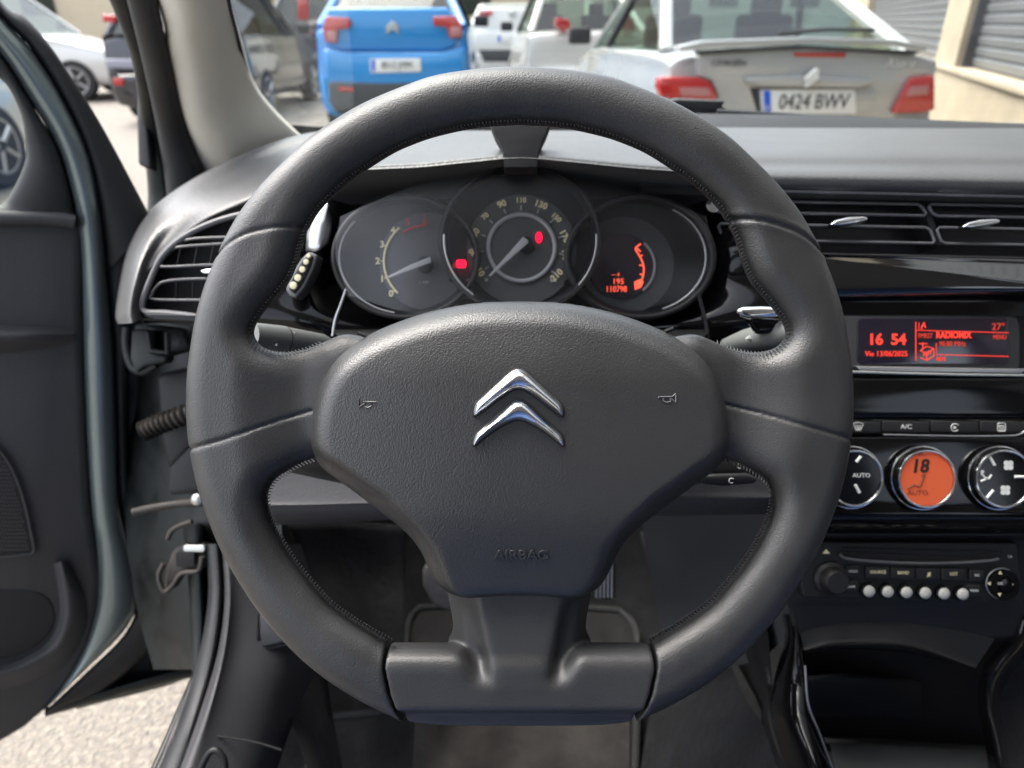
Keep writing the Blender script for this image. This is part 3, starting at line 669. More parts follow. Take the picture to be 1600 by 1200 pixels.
# ---------------- console with the storage tray
cons = thing('centre_console', 'dark centre console with open storage tray between gloss black side rails', 'console', P(1420, 1100, d=.75))
MB().loft([[P(x, 944, d=.665) for x in (1240, 1330, 1450, 1590)], [P(1255, 1010, d=.655), P(1310, 1001, d=.65), P(1420, 1003, d=.65), P(1530, 1035, d=.655)],
           [P(1255, 1016, d=.66), P(1310, 1008, d=.655), P(1420, 1010, d=.655), P(1525, 1042, d=.66)], [P(1250, 1020, d=.74), P(1310, 1015, d=.78), P(1420, 1020, d=.78), P(1530, 1050, d=.74)]], 30, 24).build('tray_lip', PLASTIC, cons)
prism('tray_back', [P(1225, 940, d=.80), P(1640, 940, d=.80), P(1620, 1175, d=.80), P(1250, 1175, d=.80)], FW * .01, BLACK, cons)
MB().loft([[P(1262, 1056, d=.76), P(1320, 1053, d=.77), P(1400, 1058, d=.78), P(1440, 1066, d=.79)], [P(1262, 1068, d=.75), P(1320, 1064, d=.76), P(1400, 1068, d=.775), P(1440, 1072, d=.785)], [P(1262, 1120, d=.77), P(1320, 1120, d=.78), P(1400, 1120, d=.785), P(1440, 1120, d=.79)]], 20, 14).build('tray_shelf', PLASTIC, cons)
MB().loft([[P(1288, 1150, d=.80), P(1360, 1153, d=.80), P(1450, 1160, d=.80), P(1560, 1166, d=.80)], [P(1290, 1160, d=.765), P(1360, 1162, d=.765), P(1450, 1168, d=.765), P(1562, 1176, d=.765)], [P(1300, 1175, d=.745), P(1360, 1177, d=.745), P(1450, 1182, d=.745), P(1565, 1190, d=.745)], [P(1320, 1330, d=.66), P(1360, 1330, d=.66), P(1450, 1330, d=.66), P(1585, 1330, d=.66)]], 20, 20).build('tray_floor', mat('console_top', (.11, .115, .11), .5, bump=[('noise', 600, .2, .0005)], vary=(20, .1)), cons)
# left rail: wide gloss tube curving down towards the driver
MB().loft([[P(1222, 960, d=.70), P(1226, 1000, d=.70), P(1210, 1060, d=.70), P(1205, 1120, d=.68), P(1228, 1200, d=.64), P(1270, 1330, d=.56)],
           [P(1232, 960, d=.665), P(1236, 1000, d=.662), P(1230, 1060, d=.66), P(1232, 1120, d=.635), P(1262, 1200, d=.60), P(1310, 1330, d=.53)],
           [P(1240, 958, d=.66), P(1250, 1003, d=.655), P(1256, 1060, d=.652), P(1262, 1120, d=.63), P(1284, 1200, d=.595), P(1330, 1330, d=.53)],
           [P(1246, 958, d=.68), P(1258, 1010, d=.68), P(1261, 1060, d=.68), P(1272, 1120, d=.66), P(1302, 1200, d=.63), P(1350, 1330, d=.56)]], 40, 18).build('left_rail', GLOSS, cons)
tubepx('rail_bead', [(1258, 1040), (1263, 1100), (1280, 1145), (1302, 1205), (1330, 1280)], .628, .0010, SATIN, cons, 24)
MB().loft([[P(1590, 960, d=.69), P(1570, 1000, d=.69), P(1536, 1045, d=.69), P(1528, 1100, d=.69), P(1540, 1170, d=.66), P(1560, 1330, d=.58)],
           [P(1600, 960, d=.655), P(1584, 1005, d=.655), P(1548, 1048, d=.652), P(1540, 1100, d=.65), P(1556, 1170, d=.62), P(1580, 1330, d=.55)],
           [P(1618, 960, d=.66), P(1600, 1010, d=.66), P(1566, 1052, d=.655), P(1554, 1100, d=.655), P(1568, 1170, d=.625), P(1592, 1330, d=.55)],
           [P(1626, 965, d=.69), P(1606, 1020, d=.69), P(1576, 1060, d=.69), P(1562, 1100, d=.69), P(1574, 1170, d=.66), P(1600, 1330, d=.58)]], 40, 18).build('right_rail', GLOSS, cons)
MB().loft([[P(1600, 1000, d=.70), P(1660, 1000, d=.70), P(1900, 1000, d=.7)], [P(1562, 1080, d=.72), P(1660, 1080, d=.72), P(1900, 1080, d=.72)], [P(1570, 1190, d=.70), P(1660, 1190, d=.70), P(1900, 1190, d=.7)], [P(1600, 1330, d=.66), P(1680, 1330, d=.66), P(1900, 1330, d=.66)]], 12, 12).build('side_carpet', CARPET, cons)
MB().loft([[P(1196, 950, d=.72), P(1150, 990, d=.80), P(1135, 1010, d=.95)], [P(1206, 1060, d=.70), P(1195, 1080, d=.72), P(1185, 1100, d=.90)], [P(1205, 1120, d=.68), P(1198, 1130, d=.70), P(1190, 1140, d=.85)], [P(1232, 1210, d=.64), P(1226, 1220, d=.66), P(1215, 1230, d=.80)], [P(1280, 1330, d=.56), P(1260, 1340, d=.6), P(1240, 1340, d=.74)]], 14, 24).build('console_side', PLASTIC, cons)
# ---------------- stalks
st = thing('indicator_stalk', 'grey indicator and light stalk with white symbols, left of the steering column', 'stalk', P(450, 525, d=.52))
ax0, ax1 = P(392, 524, d=.47), P(560, 548, d=.55)
MB().tube([ax0, ax0.lerp(ax1, .25), ax0.lerp(ax1, .3), ax0.lerp(ax1, .62), ax0.lerp(ax1, .7), ax1], [.0088, .0098, .0094, .0085, .006, .005], 20).build('lever', mat('stalk_grey', (.13, .135, .13), .45, bump=[('noise', 800, .1, .0004)]), st)
MB().tube([ax0.lerp(ax1, .27), ax0.lerp(ax1, .275)], .0099, 20).build('ring_groove', BLACK, st)
for (x, y, w) in ((428, 521, 4), (429, 538, 4), (457, 521, 3.5), (457, 532, 3.5)):
    slab('stalk_mark', [(x - w, y - 2), (x, y - 4), (x + w, y - 1), (x + w, y + 2), (x - w, y + 2)], .4600 + (x - 392) * .00045, .002, BLACK if x == 428 else WHITEP, st, 0)
st = thing('wiper_stalk', 'wiper stalk with chrome paddle and arrow mark, right of the steering column', 'stalk', P(1180, 500, d=.52))
slab('chrome_paddle', [(1150, 484), (1162, 479), (1190, 478), (1240, 480), (1245, 492), (1200, 496), (1175, 498), (1160, 494)], .50, .008, CHROME, st, .003)
slab('paddle_neck', [(1166, 494), (1200, 496), (1232, 498), (1228, 518), (1185, 522), (1176, 508)], .508, .01, GLOSS, st, .003)
MB().tube([P(1135, 540, d=.56), P(1165, 532, d=.54), P(1205, 524, d=.52), P(1250, 516, d=.50)], [.006, .0085, .0095, .0098], 18).build('lever', bpy.data.materials['stalk_grey'], st)
slab('stalk_mark', [(1166, 529), (1172, 524), (1190, 525), (1184, 530)], .524, .002, WHITEP, st, 0)
st = thing('audio_stalk', 'black audio control pod half hidden under the right spoke', 'stalk', P(1150, 735, d=.5))
slab('upper_pod', [(1100, 712), (1140, 704), (1190, 718), (1198, 735), (1188, 748), (1120, 744), (1095, 738)], .47, .03, PLASTIC, st, .006)
slab('lower_pod', [(1092, 742), (1170, 740), (1186, 748), (1180, 756), (1130, 760), (1096, 756)], .465, .03, PLASTIC, st, .006)
for x, y in ((1118, 722), (1156, 728), (1143, 751)): tubepx('stalk_mark', arc(x, y, 4, 40, 300, 8), .4645, .0003, WHITEP, st)
# ---------------- column and lower dash
col_ = thing('column_shroud', 'black plastic steering column shroud behind the wheel hub', 'shroud', P(812, 700, d=.52))
MB().loft([[P(x, 515, d=.60) for x in (520, 640, 812, 985, 1110)], [P(x, y, d=.52) for x, y in ((545, 560), (660, 540), (812, 535), (965, 540), (1080, 560))], [P(x, y, d=.50) for x, y in ((520, 640), (620, 650), (812, 660), (1005, 650), (1110, 640))],
           [P(x, y, d=.51) for x, y in ((450, 715), (560, 740), (812, 780), (1064, 740), (1180, 715))], [P(x, y, d=.58) for x, y in ((452, 738), (560, 760), (812, 800), (1064, 760), (1180, 738))]], 30, 26).build('shroud_body', PLASTIC, col_)
body = thing('hatchback_car', 'grey-green car seen from its driver seat, with cream pillar trim and its door open', 'car', (0, 0, 0))
low = part('lower_dash', body)
MB().loft([[P(x, y, d=.63) for x, y in ((330, 505), (450, 560), (620, 620), (812, 650), (1010, 620), (1230, 560))], [P(x, y, d=.64) for x, y in ((325, 640), (450, 690), (620, 715), (812, 720), (1010, 700), (1230, 640))],
           [P(x, y, d=.63) for x, y in ((330, 770), (450, 783), (620, 780), (812, 775), (1010, 770), (1230, 760))], [P(x, y, d=.625) for x, y in ((335, 790), (450, 790), (620, 786), (812, 784), (1010, 780), (1230, 780))],
           [P(x, y, d=.65) for x, y in ((340, 815), (450, 814), (620, 808), (812, 803), (1010, 800), (1230, 800))], [P(x, y, d=.75) for x, y in ((340, 820), (450, 820), (620, 812), (812, 808), (1010, 806), (1230, 806))]], 40, 36).build('knee_panel', DOORP, low)
MB().loft([[P(1000, 790, d=.75), P(1090, 740, d=.70), P(1180, 700, d=.66), P(1245, 690, d=.64)], [P(1010, 870, d=.80), P(1100, 850, d=.74), P(1190, 820, d=.69), P(1240, 810, d=.66)], [P(1030, 960, d=.86), P(1110, 950, d=.80), P(1190, 940, d=.73), P(1236, 935, d=.68)], [P(1060, 1080, d=.88), P(1120, 1050, d=.82), P(1185, 1030, d=.76), P(1225, 1000, d=.70)]], 20, 24).build('stack_side_panel', DOORP, low)
# ---------------- footwell
ZF = .24
foot = part('footwell', body)
mb = MB()
def fl(px, py): return P(px, py, z=ZF)
mb.loft([[Vector((x, .30, ZF - .01)) for x in (-.40, -.2, 0, .2, .34)], [Vector((x, .60, ZF)) for x in (-.40, -.2, 0, .2, .34)], [Vector((x, .95, ZF + .005)) for x in (-.40, -.2, 0, .2, .34)], [Vector((x, 1.12, ZF + .12)) for x in (-.40, -.2, 0, .2, .34)], [Vector((x, 1.22, ZF + .40)) for x in (-.40, -.2, 0, .2, .34)], [Vector((x, 1.1, ZF + .62)) for x in (-.40, -.2, 0, .2, .34)]], 24, 40)
mb.build('floor_carpet', CARPET, foot)
MB().loft([[P(340, 1000, d=.86), P(430, 1080, d=.80), P(480, 1200, d=.72), P(520, 1330, d=.66)], [P(440, 830, d=1.0), P(500, 1000, d=1.0), P(520, 1120, d=.92), P(560, 1330, d=.8)], [P(640, 820, d=1.2), P(640, 900, d=1.15), P(610, 980, d=1.1), P(600, 1100, d=1.0)]][:2], 20, 10).build('side_carpet', CARPET, foot)
MB().loft([[P(450, 815, d=.98), P(540, 815, d=1.05), P(634, 820, d=1.1)], [P(480, 900, d=.98), P(560, 900, d=1.05), P(632, 900, d=1.08)], [P(520, 1000, d=.93), P(570, 1000, d=.99), P(632, 1000, d=1.0)], [P(540, 1070, d=.90), P(580, 1075, d=.93), P(620, 1080, d=.95)]], 20, 20).build('foot_rest', CARPET, foot, solid=.01)
MB().loft([[P(1000, 830, d=1.05), P(1080, 830, d=.95)], [P(1030, 960, d=1.0), P(1130, 960, d=.88)], [P(1020, 1080, d=.98), P(1150, 1060, d=.84)], [P(1000, 1210, d=.93), P(1230, 1200, d=.70)], [P(990, 1330, d=.88), P(1260, 1330, d=.62)]], 12, 24).build('tunnel_side', CARPET, foot)
mat_o = [(636, 1010), (638, 975), (650, 955), (672, 948), (800, 946), (950, 952), (975, 960), (992, 980), (996, 1010), (996, 1100), (992, 1220), (990, 1340), (440, 1340), (478, 1215), (492, 1150), (500, 1130), (520, 1120), (600, 1110), (632, 1100), (640, 1085)]
mo = thing('floor_mat', 'dark grey textile floor mat with raised bound edge under the pedals', 'floor mat', fl(800, 1100))
MB().prism([P(a, b, z=ZF + .016) for a, b in mat_o], (0, 0, -.008)).build('mat_pile', MATM, mo, bevel=.004)
MB().tube([P(a, b, z=ZF + .019) for a, b in curve_px(mat_o, 120, True)], .0055, 8, True).build('mat_binding', mat('mat_binding', (.055, .055, .055), .9, spec=.1, bump=[('noise', 800, .6, .002)]), mo)
MB().prism([P(a, b, z=ZF + .019) for a, b in [(650, 1090), (985, 1090), (985, 1340), (640, 1340)]], (0, 0, -.004)).build('heel_pad', mat('heel_pad', (.062, .057, .052), .9, spec=.1, bump=[('noise', 500, .6, .003)], vary=(14, .55)), mo, bevel=.003)
pd = thing('brake_pedal', 'dusty rubber brake pedal left of the column', 'pedal', P(690, 915, d=1.0))
slab('pedal_pad', [(660, 915), (660, 888), (676, 875), (760, 878), (760, 950), (700, 956), (676, 946)], 1.0, .02, mat('pedal_rubber', (.13, .12, .115), .7, vary=(80, .3)), pd, .006); tubepx('pedal_arm', [(715, 885), (715, 700)], 1.03, .01, METALD, pd)
pd = thing('accelerator_pedal', 'ribbed grey accelerator pedal right of the column', 'pedal', P(945, 900, d=1.0))
slab('pedal_pad', [(925, 870), (955, 868), (962, 880), (962, 932), (955, 939), (925, 937)], 1.0, .02, METALD, pd, .004)
for x in (932, 938, 944, 950, 956): tubepx('pedal_rib', [(x, 878), (x, 934)], .997, .0014, SATIN, pd)

# ---------------- instrument cluster
cl = thing('instrument_cluster', 'three round gauges with lit red symbols behind the steering wheel', 'instrument cluster', P(812, 380, d=.60))
def ell(cx, cy, rx, ry, n=60): return arc(cx, cy, rx, 0, 360, n + 1, ry)[:-1]
def ringp(name, cx, cy, rx, ry, d, r, m, par): return tubepx(name, ell(cx, cy, rx, ry), d, r, m, par, None, True)
DM = lambda q, d: q * d / FPX
def bowl(name, cx, cy, rx, ry, df, db, k, m, par, n=64):
    outer_ = [P(a, b, d=df) for a, b in ell(cx, cy, rx, ry, n)]; mid = [P(a, b, d=df + .004) for a, b in ell(cx, cy, rx * .985, ry * .985, n)]; inn = [P(a, b, d=db) for a, b in ell(cx, cy, rx * k, ry * k, n)]
    mb = MB(); V_ = outer_ + mid + inn
    f_ = [(i + j * n, (i + 1) % n + j * n, (i + 1) % n + (j + 1) * n, i + (j + 1) * n) for j in (0, 1) for i in range(n)] + [tuple(range(2 * n, 3 * n))]
    return mb.add(V_, f_).build(name, m, par, angle=30)
# left: tachometer
gl = bowl('tachometer', 634, 402, 110, 92, .600, .622, .90, DIAL, cl)
tubepx('bezel_ring', ell(634, 402, 112, 94), .598, .0026, PLASTIC, gl, None, True)
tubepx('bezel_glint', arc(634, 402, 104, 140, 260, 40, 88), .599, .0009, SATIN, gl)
slab('dial_disc', [p for p in arc(668, 408, 76, 30, 330, 50)] + [(700, 440)], .619, .001, DIALG, gl, 0)
tubepx('rev_arc', arc(668, 408, 68, 130, 227, 30), .6170, .0010, CREAMP, gl); tubepx('red_arc', arc(668, 408, 62, 92, 128, 14, 56), .6170, .0012, REDP, gl)
for i, (x, y) in enumerate(((611, 459), (597, 436), (590, 408), (597, 382), (614, 360), (637, 347), (664, 346))):
    text(str(i), x, y, .6168, 10, REDP if i > 4 else CREAMP, gl, bold=.03)
    a_ = math.atan2(408 - y, x - 668); tubepx('tick', [(668 + 69 * math.cos(a_), 408 - 69 * math.sin(a_)), (668 + 73 * math.cos(a_), 408 - 73 * math.sin(a_))], .6169, .0005, REDP if i > 4 else CREAMP, gl)
text('x 1000', 662, 441, .6168, 4, DIALL, gl)
MB().lathe([(DM(13, .61), 0), (DM(12, .61), .006), (DM(8, .61), .008), (0, .0085)], P(664, 414, d=.618), -FW, 24).build('needle_hub', PLASTIC, gl)
slab('needle', [(672, 401), (674, 410), (606, 435), (605, 432), (640, 414)], .6065, .0015, DIALL, gl, .0003)
# right: fuel and trip display
gr = bowl('fuel_display', 1000, 402, 112, 92, .600, .622, .90, DIAL, cl)
tubepx('bezel_ring', ell(1000, 402, 114, 94), .598, .0030, PLASTIC, gr, None, True)
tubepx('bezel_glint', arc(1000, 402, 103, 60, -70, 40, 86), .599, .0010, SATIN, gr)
slab('dial_disc', ell(975, 415, 78, 76), .620, .001, DIALG, gr, 0)
slab('lcd_panel', ell(972, 416, 52, 50), .6175, .001, LCD, gr, 0); tubepx('lcd_ring', arc(972, 416, 51, 48, -50, 30, 49), .6168, .0012, DIALL, gr)
tubepx('fuel_arc', [(1001, 381), (993, 388), (997, 396), (1003, 407), (1006, 420), (1004, 434), (999, 444)], .6165, .0007, ORT, gr, 24)
for a, b in (((994, 387), (1001, 393)), ((999, 414), (1006, 415)), ((1000, 400), (1004, 399)), ((1000, 428), (1005, 430))): tubepx('fuel_tick', [a, b], .6165, .0006, ORT, gr)
slab('fuel_mark', [(991, 440), (1000, 436), (1006, 440), (1002, 449), (992, 453)], .6164, .0003, ORT, gr, 0)
text('195', 966, 440, .6164, 9, ORT, gr, sx=1.0); text('110798', 963, 452, .6164, 9.5, ORT, gr, sx=.85); text('— 0', 962, 429, .6164, 5, ORT, gr)
MB().lathe([(DM(5, .6), 0), (DM(5, .6), .003), (0, .004)], P(884, 441, d=.605), -FW, 16).build('trip_button', GLOSS, gr)
# centre: speedometer, its drum stands proud of the others
gm = bowl('speedometer', 812, 374, 121, 112, .585, .612, .92, DIAL, cl)
MB().loft([[P(a, b, d=.583) for a, b in ell(812, 374, 121, 112, 64)], [P(a, b, d=.583) for a, b in ell(812, 374, 126, 117, 64)], [P(a, b, d=.66) for a, b in ell(812, 374, 128, 118, 64)]], 64, None, True).build('drum', PLASTIC, gm)
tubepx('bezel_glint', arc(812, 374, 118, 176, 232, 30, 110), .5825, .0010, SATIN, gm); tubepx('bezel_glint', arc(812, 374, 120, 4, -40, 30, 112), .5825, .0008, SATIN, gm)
slab('dial_band', ell(815, 390, 86, 86), .610, .0008, mat('dial_band', (.075, .076, .08), .4), gm, 0)
slab('dial_centre', ell(815, 387, 51, 51), .6085, .001, mat('dial_inner', (.055, .056, .06), .4), gm, 0)
tubepx('silver_ring', ell(815, 387, 52, 52), .6075, .0020, DIALL, gm, None, True)
sp_ = [('10', 750, 425), ('30', 738, 394), ('50', 743, 364), ('70', 758, 338), ('90', 784, 319), ('110', 814, 313), ('130', 845, 320), ('150', 869, 340), ('170', 882, 369), ('190', 882, 398), ('210', 870, 430)]
for s_, x, y in sp_:
    a_ = math.atan2(387 - y, x - 815); big = s_ in ('10', '50', '90', '130', '170', '210')
    rot = math.degrees(a_) - 90
    if y > 400: rot += 180
    text(s_, x, y, .6072, 10 if big else 8, CREAMP, gm, rot=rot * .85, bold=.03)
    c_, s2 = math.cos(a_), math.sin(a_); tubepx('tick', [(815 + 59 * c_, 387 - 59 * s2), (815 + 66 * c_, 387 - 66 * s2)], .6074, .0007, DIALL, gm)
for k in range(10):
    a_ = R(207 - 27 * (k + .5) * .98); c_, s2 = math.cos(a_), math.sin(a_); tubepx('tick', [(815 + 73 * c_, 387 - 73 * s2), (815 + 77 * c_, 387 - 77 * s2)], .6074, .0004, DIALL, gm)
text('km/h', 790, 383, .6072, 4, DIALG, gm)
MB().lathe([(DM(13, .6), 0), (DM(12, .6), .006), (DM(8, .6), .008), (0, .0085)], P(822, 384, d=.608), -FW, 24).build('needle_hub', PLASTIC, gm)
slab('needle', [(817, 370), (824, 374), (826, 379), (792, 409), (766, 432), (764, 430), (790, 401)], .5975, .0015, DIALL, gm, .0003)
slab('warning_light', rect_c(713, 406, 728, 418, 3), .597, .001, REDL, gm, 0); slab('warning_light', rect_c(706, 410, 713, 420, 3), .5975, .001, REDP, gm, 0)
slab('warning_light', ell(842, 371, 5, 8.5, 20), .6070, .0006, REDL, gm, 0)
for x, y in ((732, 438), (760, 437), (862, 438)): slab('dial_dot', ell(x, y, 2.6, 2.6, 10), .6065, .0006, DIALL, gm, 0)

MB().loft([[P(x, y, d=e) for x, y, e in ((532, 338, .590), (660, 288, .576), (812, 273, .570), (960, 288, .576), (1104, 338, .590))], [P(x, y, d=e) for x, y, e in ((524, 400, .588), (660, 390, .574), (812, 380, .568), (960, 390, .574), (1112, 400, .588))],
           [P(x, y, d=e) for x, y, e in ((545, 462, .590), (660, 492, .578), (812, 495, .572), (960, 492, .578), (1085, 462, .590))]], 24, 16).build('haze_cover_glass', HAZEG, cl)  # pane added over the gauges, its rough gloss lays a haze on them
# ================================================================== body of the car round the driver

# windscreen pillar, cream inside
pl = [(240, -20), (262, 85), (288, 190), (318, 274)]; pr = [(352, -20), (376, 62), (402, 140), (470, 212)]
dp_ = [.70, .80, .89, .97]
rows = []
for (a, b), (c, d_), q in zip(pl, pr, dp_):
    rows.append([P(a - 2, b, d=q + .05), P(a + 4, b, d=q), P(lerp(a, c, .28), lerp(b, d_, .28), d=q - .03), P(lerp(a, c, .6), lerp(b, d_, .6), d=q - .028), P(lerp(a, c, .9), lerp(b, d_, .9), d=q - .005), P(c, d_, d=q + .01), P(c + 2, d_, d=q + .05)])
rows.insert(0, [p + (rows[0][0] - rows[1][0]) * 2.2 + Vector((.0, -.12, .06)) for p in rows[0]])
rows.append([P(a, b, d=1.0) for a, b in ((322, 300), (330, 300), (370, 290), (420, 275), (470, 255), (520, 240), (530, 240))])
MB().loft(rows, 30, 40).build('pillar_trim', CREAM, body)
MB().loft([[Vector((.72 - q.x, q.y, q.z)) for q in r_] for r_ in rows], 30, 40).build('pillar_trim', CREAM, body)
# dark seals outside the pillar
def strip(name, L_, R_, ds, m, par, bulge=.012):
    rw = []
    for (a, b), (c, d_), q in zip(L_, R_, ds):
        rw.append([P(a, b, d=q + .05), P(a, b, d=q), P(lerp(a, c, .5), lerp(b, d_, .5), d=q - bulge), P(c, d_, d=q), P(c, d_, d=q + .05)])
    return MB().loft(rw, 16, 30).build(name, m, par)
strip('door_seal', [(192, -30), (222, 90), (246, 200), (262, 300), (262, 360)], [(238, -30), (264, 88), (290, 192), (318, 276), (330, 330)], [.70, .80, .90, .95, .97], RUBBER, body)
strip('pillar_outer', [(160, -30), (205, 90), (222, 200), (232, 300), (228, 360)], [(196, -30), (226, 90), (248, 200), (266, 300), (268, 360)], [.74, .84, .94, .99, 1.0], METALD, body, .008)
# windscreen: black border and glass
bor = [(354, -60), (360, 0), (372, 50), (384, 98), (398, 145), (413, 172), (438, 194), (470, 203), (520, 205), (700, 202), (900, 200), (1100, 198), (1300, 200), (1600, 206), (2200, 216)]
bd = [.64, .70, .77, .84, .90, .94, .97, .98, .98, .98, .98, .98, .98, .98, .98]
MB().loft([[P(a - (6 if i < 8 else 0), b + (5 if i > 6 else 0), d=q + .004) for i, ((a, b), q) in enumerate(zip(bor, bd))], [P(a + (0 if i < 8 else 0), b - (1 if i < 7 else 7), d=q + .004) for i, ((a, b), q) in enumerate(zip(bor, bd))]], 90, None).build('windscreen_border', BLACK, body)
MB().loft([[P(1020, 176, y=1.02), P(1130, 178, y=1.02), P(1300, 181, y=1.02), P(1600, 193, y=1.02), P(2300, 215, y=1.02)], [P(1020, 186, y=1.0), P(1130, 188, y=1.0), P(1300, 190, y=1.0), P(1600, 200, y=1.0), P(2300, 225, y=1.0)], [P(1020, 205, y=.97), P(1130, 206, y=.97), P(1300, 207, y=.97), P(1600, 213, y=.97), P(2300, 235, y=.97)]], 30, 10).build('cowl_panel', RUBBER, body)
gl_ = [Vector((-.42, .96, 1.00)), Vector((.40, 1.06, 1.00)), Vector((1.10, .98, 1.00)), Vector((-.34, .16, 1.44)), Vector((.40, .22, 1.46)), Vector((1.0, .16, 1.44))]
gp = [P(bor[i][0], bor[i][1], d=bd[i] + .012) for i in (8, 6, 5, 4, 3, 2, 1)]
dl = gp[-1] - gp[-3]; gp += [gp[-1] + dl, gp[-1] + dl * 2.1, gp[-1] + dl * 3.0]
MB().loft([[p_, Vector((.36, p_.y + .07, p_.z + .01)), Vector((.72 - p_.x, p_.y, p_.z))] for p_ in gp], 20, 24).build('windscreen_glass', GLASS, body)
# roof, lining, rear
prism('roof_panel', [(-.40, .22, 1.475), (.35, .28, 1.49), (1.10, .22, 1.475), (1.08, -2.1, 1.42), (-.38, -2.1, 1.42)], (0, 0, .02), PAINT, body)
prism('roof_lining', [(-.39, .21, 1.45), (.35, .27, 1.465), (1.09, .21, 1.45), (1.07, -2.1, 1.40), (-.37, -2.1, 1.40)], (0, 0, .015), CREAM, body)
prism('rear_panel', [(-.45, -2.12, .3), (1.15, -2.12, .3), (1.15, -2.12, 1.0), (-.45, -2.12, 1.0)], (0, -.03, 0), PLASTIC, body)
prism('floor_pan', [(-.44, 1.1, .20), (1.16, 1.1, .20), (1.16, -2.1, .20), (-.44, -2.1, .20)], (0, 0, .02), CARPET, body)
prism('passenger_door', [(1.14, 1.0, .3), (1.14, -2.1, .3), (1.14, -2.1, .98), (1.14, 1.0, .98)], (.05, 0, 0), DOORP, body)
prism('passenger_pillar', [(1.12, -.30, .95), (1.12, -.42, .95), (1.06, -.42, 1.45), (1.06, -.30, 1.45)], (.03, 0, 0), DOORP, body)
prism('centre_pillar', [(-.42, -.35, .3), (-.42, -.5, .3), (-.36, -.5, 1.45), (-.36, -.35, 1.45)], (-.03, 0, 0), DOORP, body)
prism('rear_side', [(-.43, -.5, .3), (-.43, -2.1, .3), (-.43, -2.1, .98), (-.43, -.5, .98)], (-.04, 0, 0), DOORP, body)
MB().loft([[Vector((-.44, 1.12, .93)), Vector((.35, 1.2, .95)), Vector((1.16, 1.12, .93))], [Vector((-.46, 1.5, .86)), Vector((.35, 1.6, .90)), Vector((1.18, 1.5, .86))], [Vector((-.38, 1.85, .70)), Vector((.35, 2.0, .74)), Vector((1.1, 1.85, .70))], [Vector((-.36, 1.9, .4)), Vector((.35, 2.06, .4)), Vector((1.08, 1.9, .4))]], 16, 16).build('bonnet', PAINT, body)
prism('footwell_side', [(-.405, .62, .2), (-.405, 1.3, .2), (-.405, 1.3, .82), (-.405, .90, .82), (-.405, .80, .6), (-.405, .72, .45)], (-.03, 0, 0), CARPET, body)
prism('firewall', [(-.43, 1.28, .2), (1.15, 1.28, .2), (1.15, 1.28, .98), (-.43, 1.28, .98)], (0, .02, 0), BLACK, body)
# hinge pillar: shaped sheet metal facing the open door
MB().loft([[P(x, 480, d=q) for x, q in ((178, .98), (205, .95), (225, .90), (262, .88), (330, .87), (430, .84))], [P(x, 640, d=q) for x, q in ((184, .96), (208, .93), (228, .90), (262, .875), (335, .86), (440, .82))],
           [P(x, 820, d=q) for x, q in ((196, .93), (214, .91), (236, .89), (270, .87), (345, .84), (440, .80))], [P(x, 950, d=q) for x, q in ((214, .92), (232, .90), (254, .88), (284, .86), (350, .82), (440, .79))],
           [P(x, 1046, d=q) for x, q in ((240, .91), (258, .90), (280, .88), (298, .86), (350, .80), (430, .77))]], 30, 30).build('hinge_pillar', METALD, body)
strip('hinge_post_edge', [(286, 820), (294, 900), (298, 980), (300, 1050)], [(316, 820), (318, 900), (320, 980), (314, 1056)], [.80, .80, .80, .79], METALD, body, .01)
# bits in the door gap
bp = catmull([P(224, 674, d=.80), P(246, 664, d=.80), P(270, 655, d=.80), P(300, 644, d=.80), P(340, 634, d=.80)], 61)
MB().tube(bp, [.0105 + .0018 * math.cos(i * math.pi / 2.5) for i in range(61)], 18).build('wiring_boot', RUSTY, body)
tubepx('check_strap', [(208, 800), (240, 793), (280, 787), (318, 785)], .78, .0045, RUSTY, body, 16)
MB().lathe([(.006, 0), (.006, .008), (.003, .010)], P(312, 779, d=.775), -FW, 16).build('bolt_head', BRIGHT, body)
slab('upper_hinge', [(205, 515), (232, 512), (238, 552), (262, 556), (258, 566), (226, 572), (212, 583), (202, 560)], .79, .02, METALD, body, .003)
tubepx('hinge_bracket', [(198, 512), (197, 540), (206, 572), (224, 580), (244, 570)], .80, .005, METALD, body, 16)
slab('hinge_plate', [(206, 505), (250, 505), (290, 510), (300, 545), (262, 556), (240, 575), (222, 560), (208, 540)], .81, .02, METALD, body, .006)
slab('pillar_cover', [(240, 585), (330, 560), (340, 640), (300, 700), (262, 740), (250, 690)], .83, .02, PLASTIC, body, .008)
slab('pillar_cover', [(262, 690), (340, 680), (345, 770), (300, 772), (258, 776)], .832, .02, RUBBER, body, .008)
tubepx('hinge_bracket', [(232, 520), (236, 548), (262, 552), (262, 520)], .785, .0035, METALD, body)
hg = slab('lower_hinge', [(268, 860), (286, 848), (318, 852), (322, 880), (310, 895), (282, 900), (266, 925), (254, 920), (258, 890)], .785, .02, RUSTY, body, .004)
slab('hinge_plate', rect_c(286, 852, 320, 863, 4), .778, .006, BRIGHT, hg, .001)
tubepx('hinge_rim', [(262, 842), (268, 830), (280, 822), (300, 815)], .78, .003, RUSTY, hg, 12); tubepx('hinge_rim', [(256, 880), (248, 900), (256, 924), (270, 915), (284, 896), (310, 892), (316, 870)], .778, .0028, RUSTY, hg, 24)
slab('hinge_core', rect_c(274, 862, 304, 886, 4), .777, .004, BLACK, hg, .001)
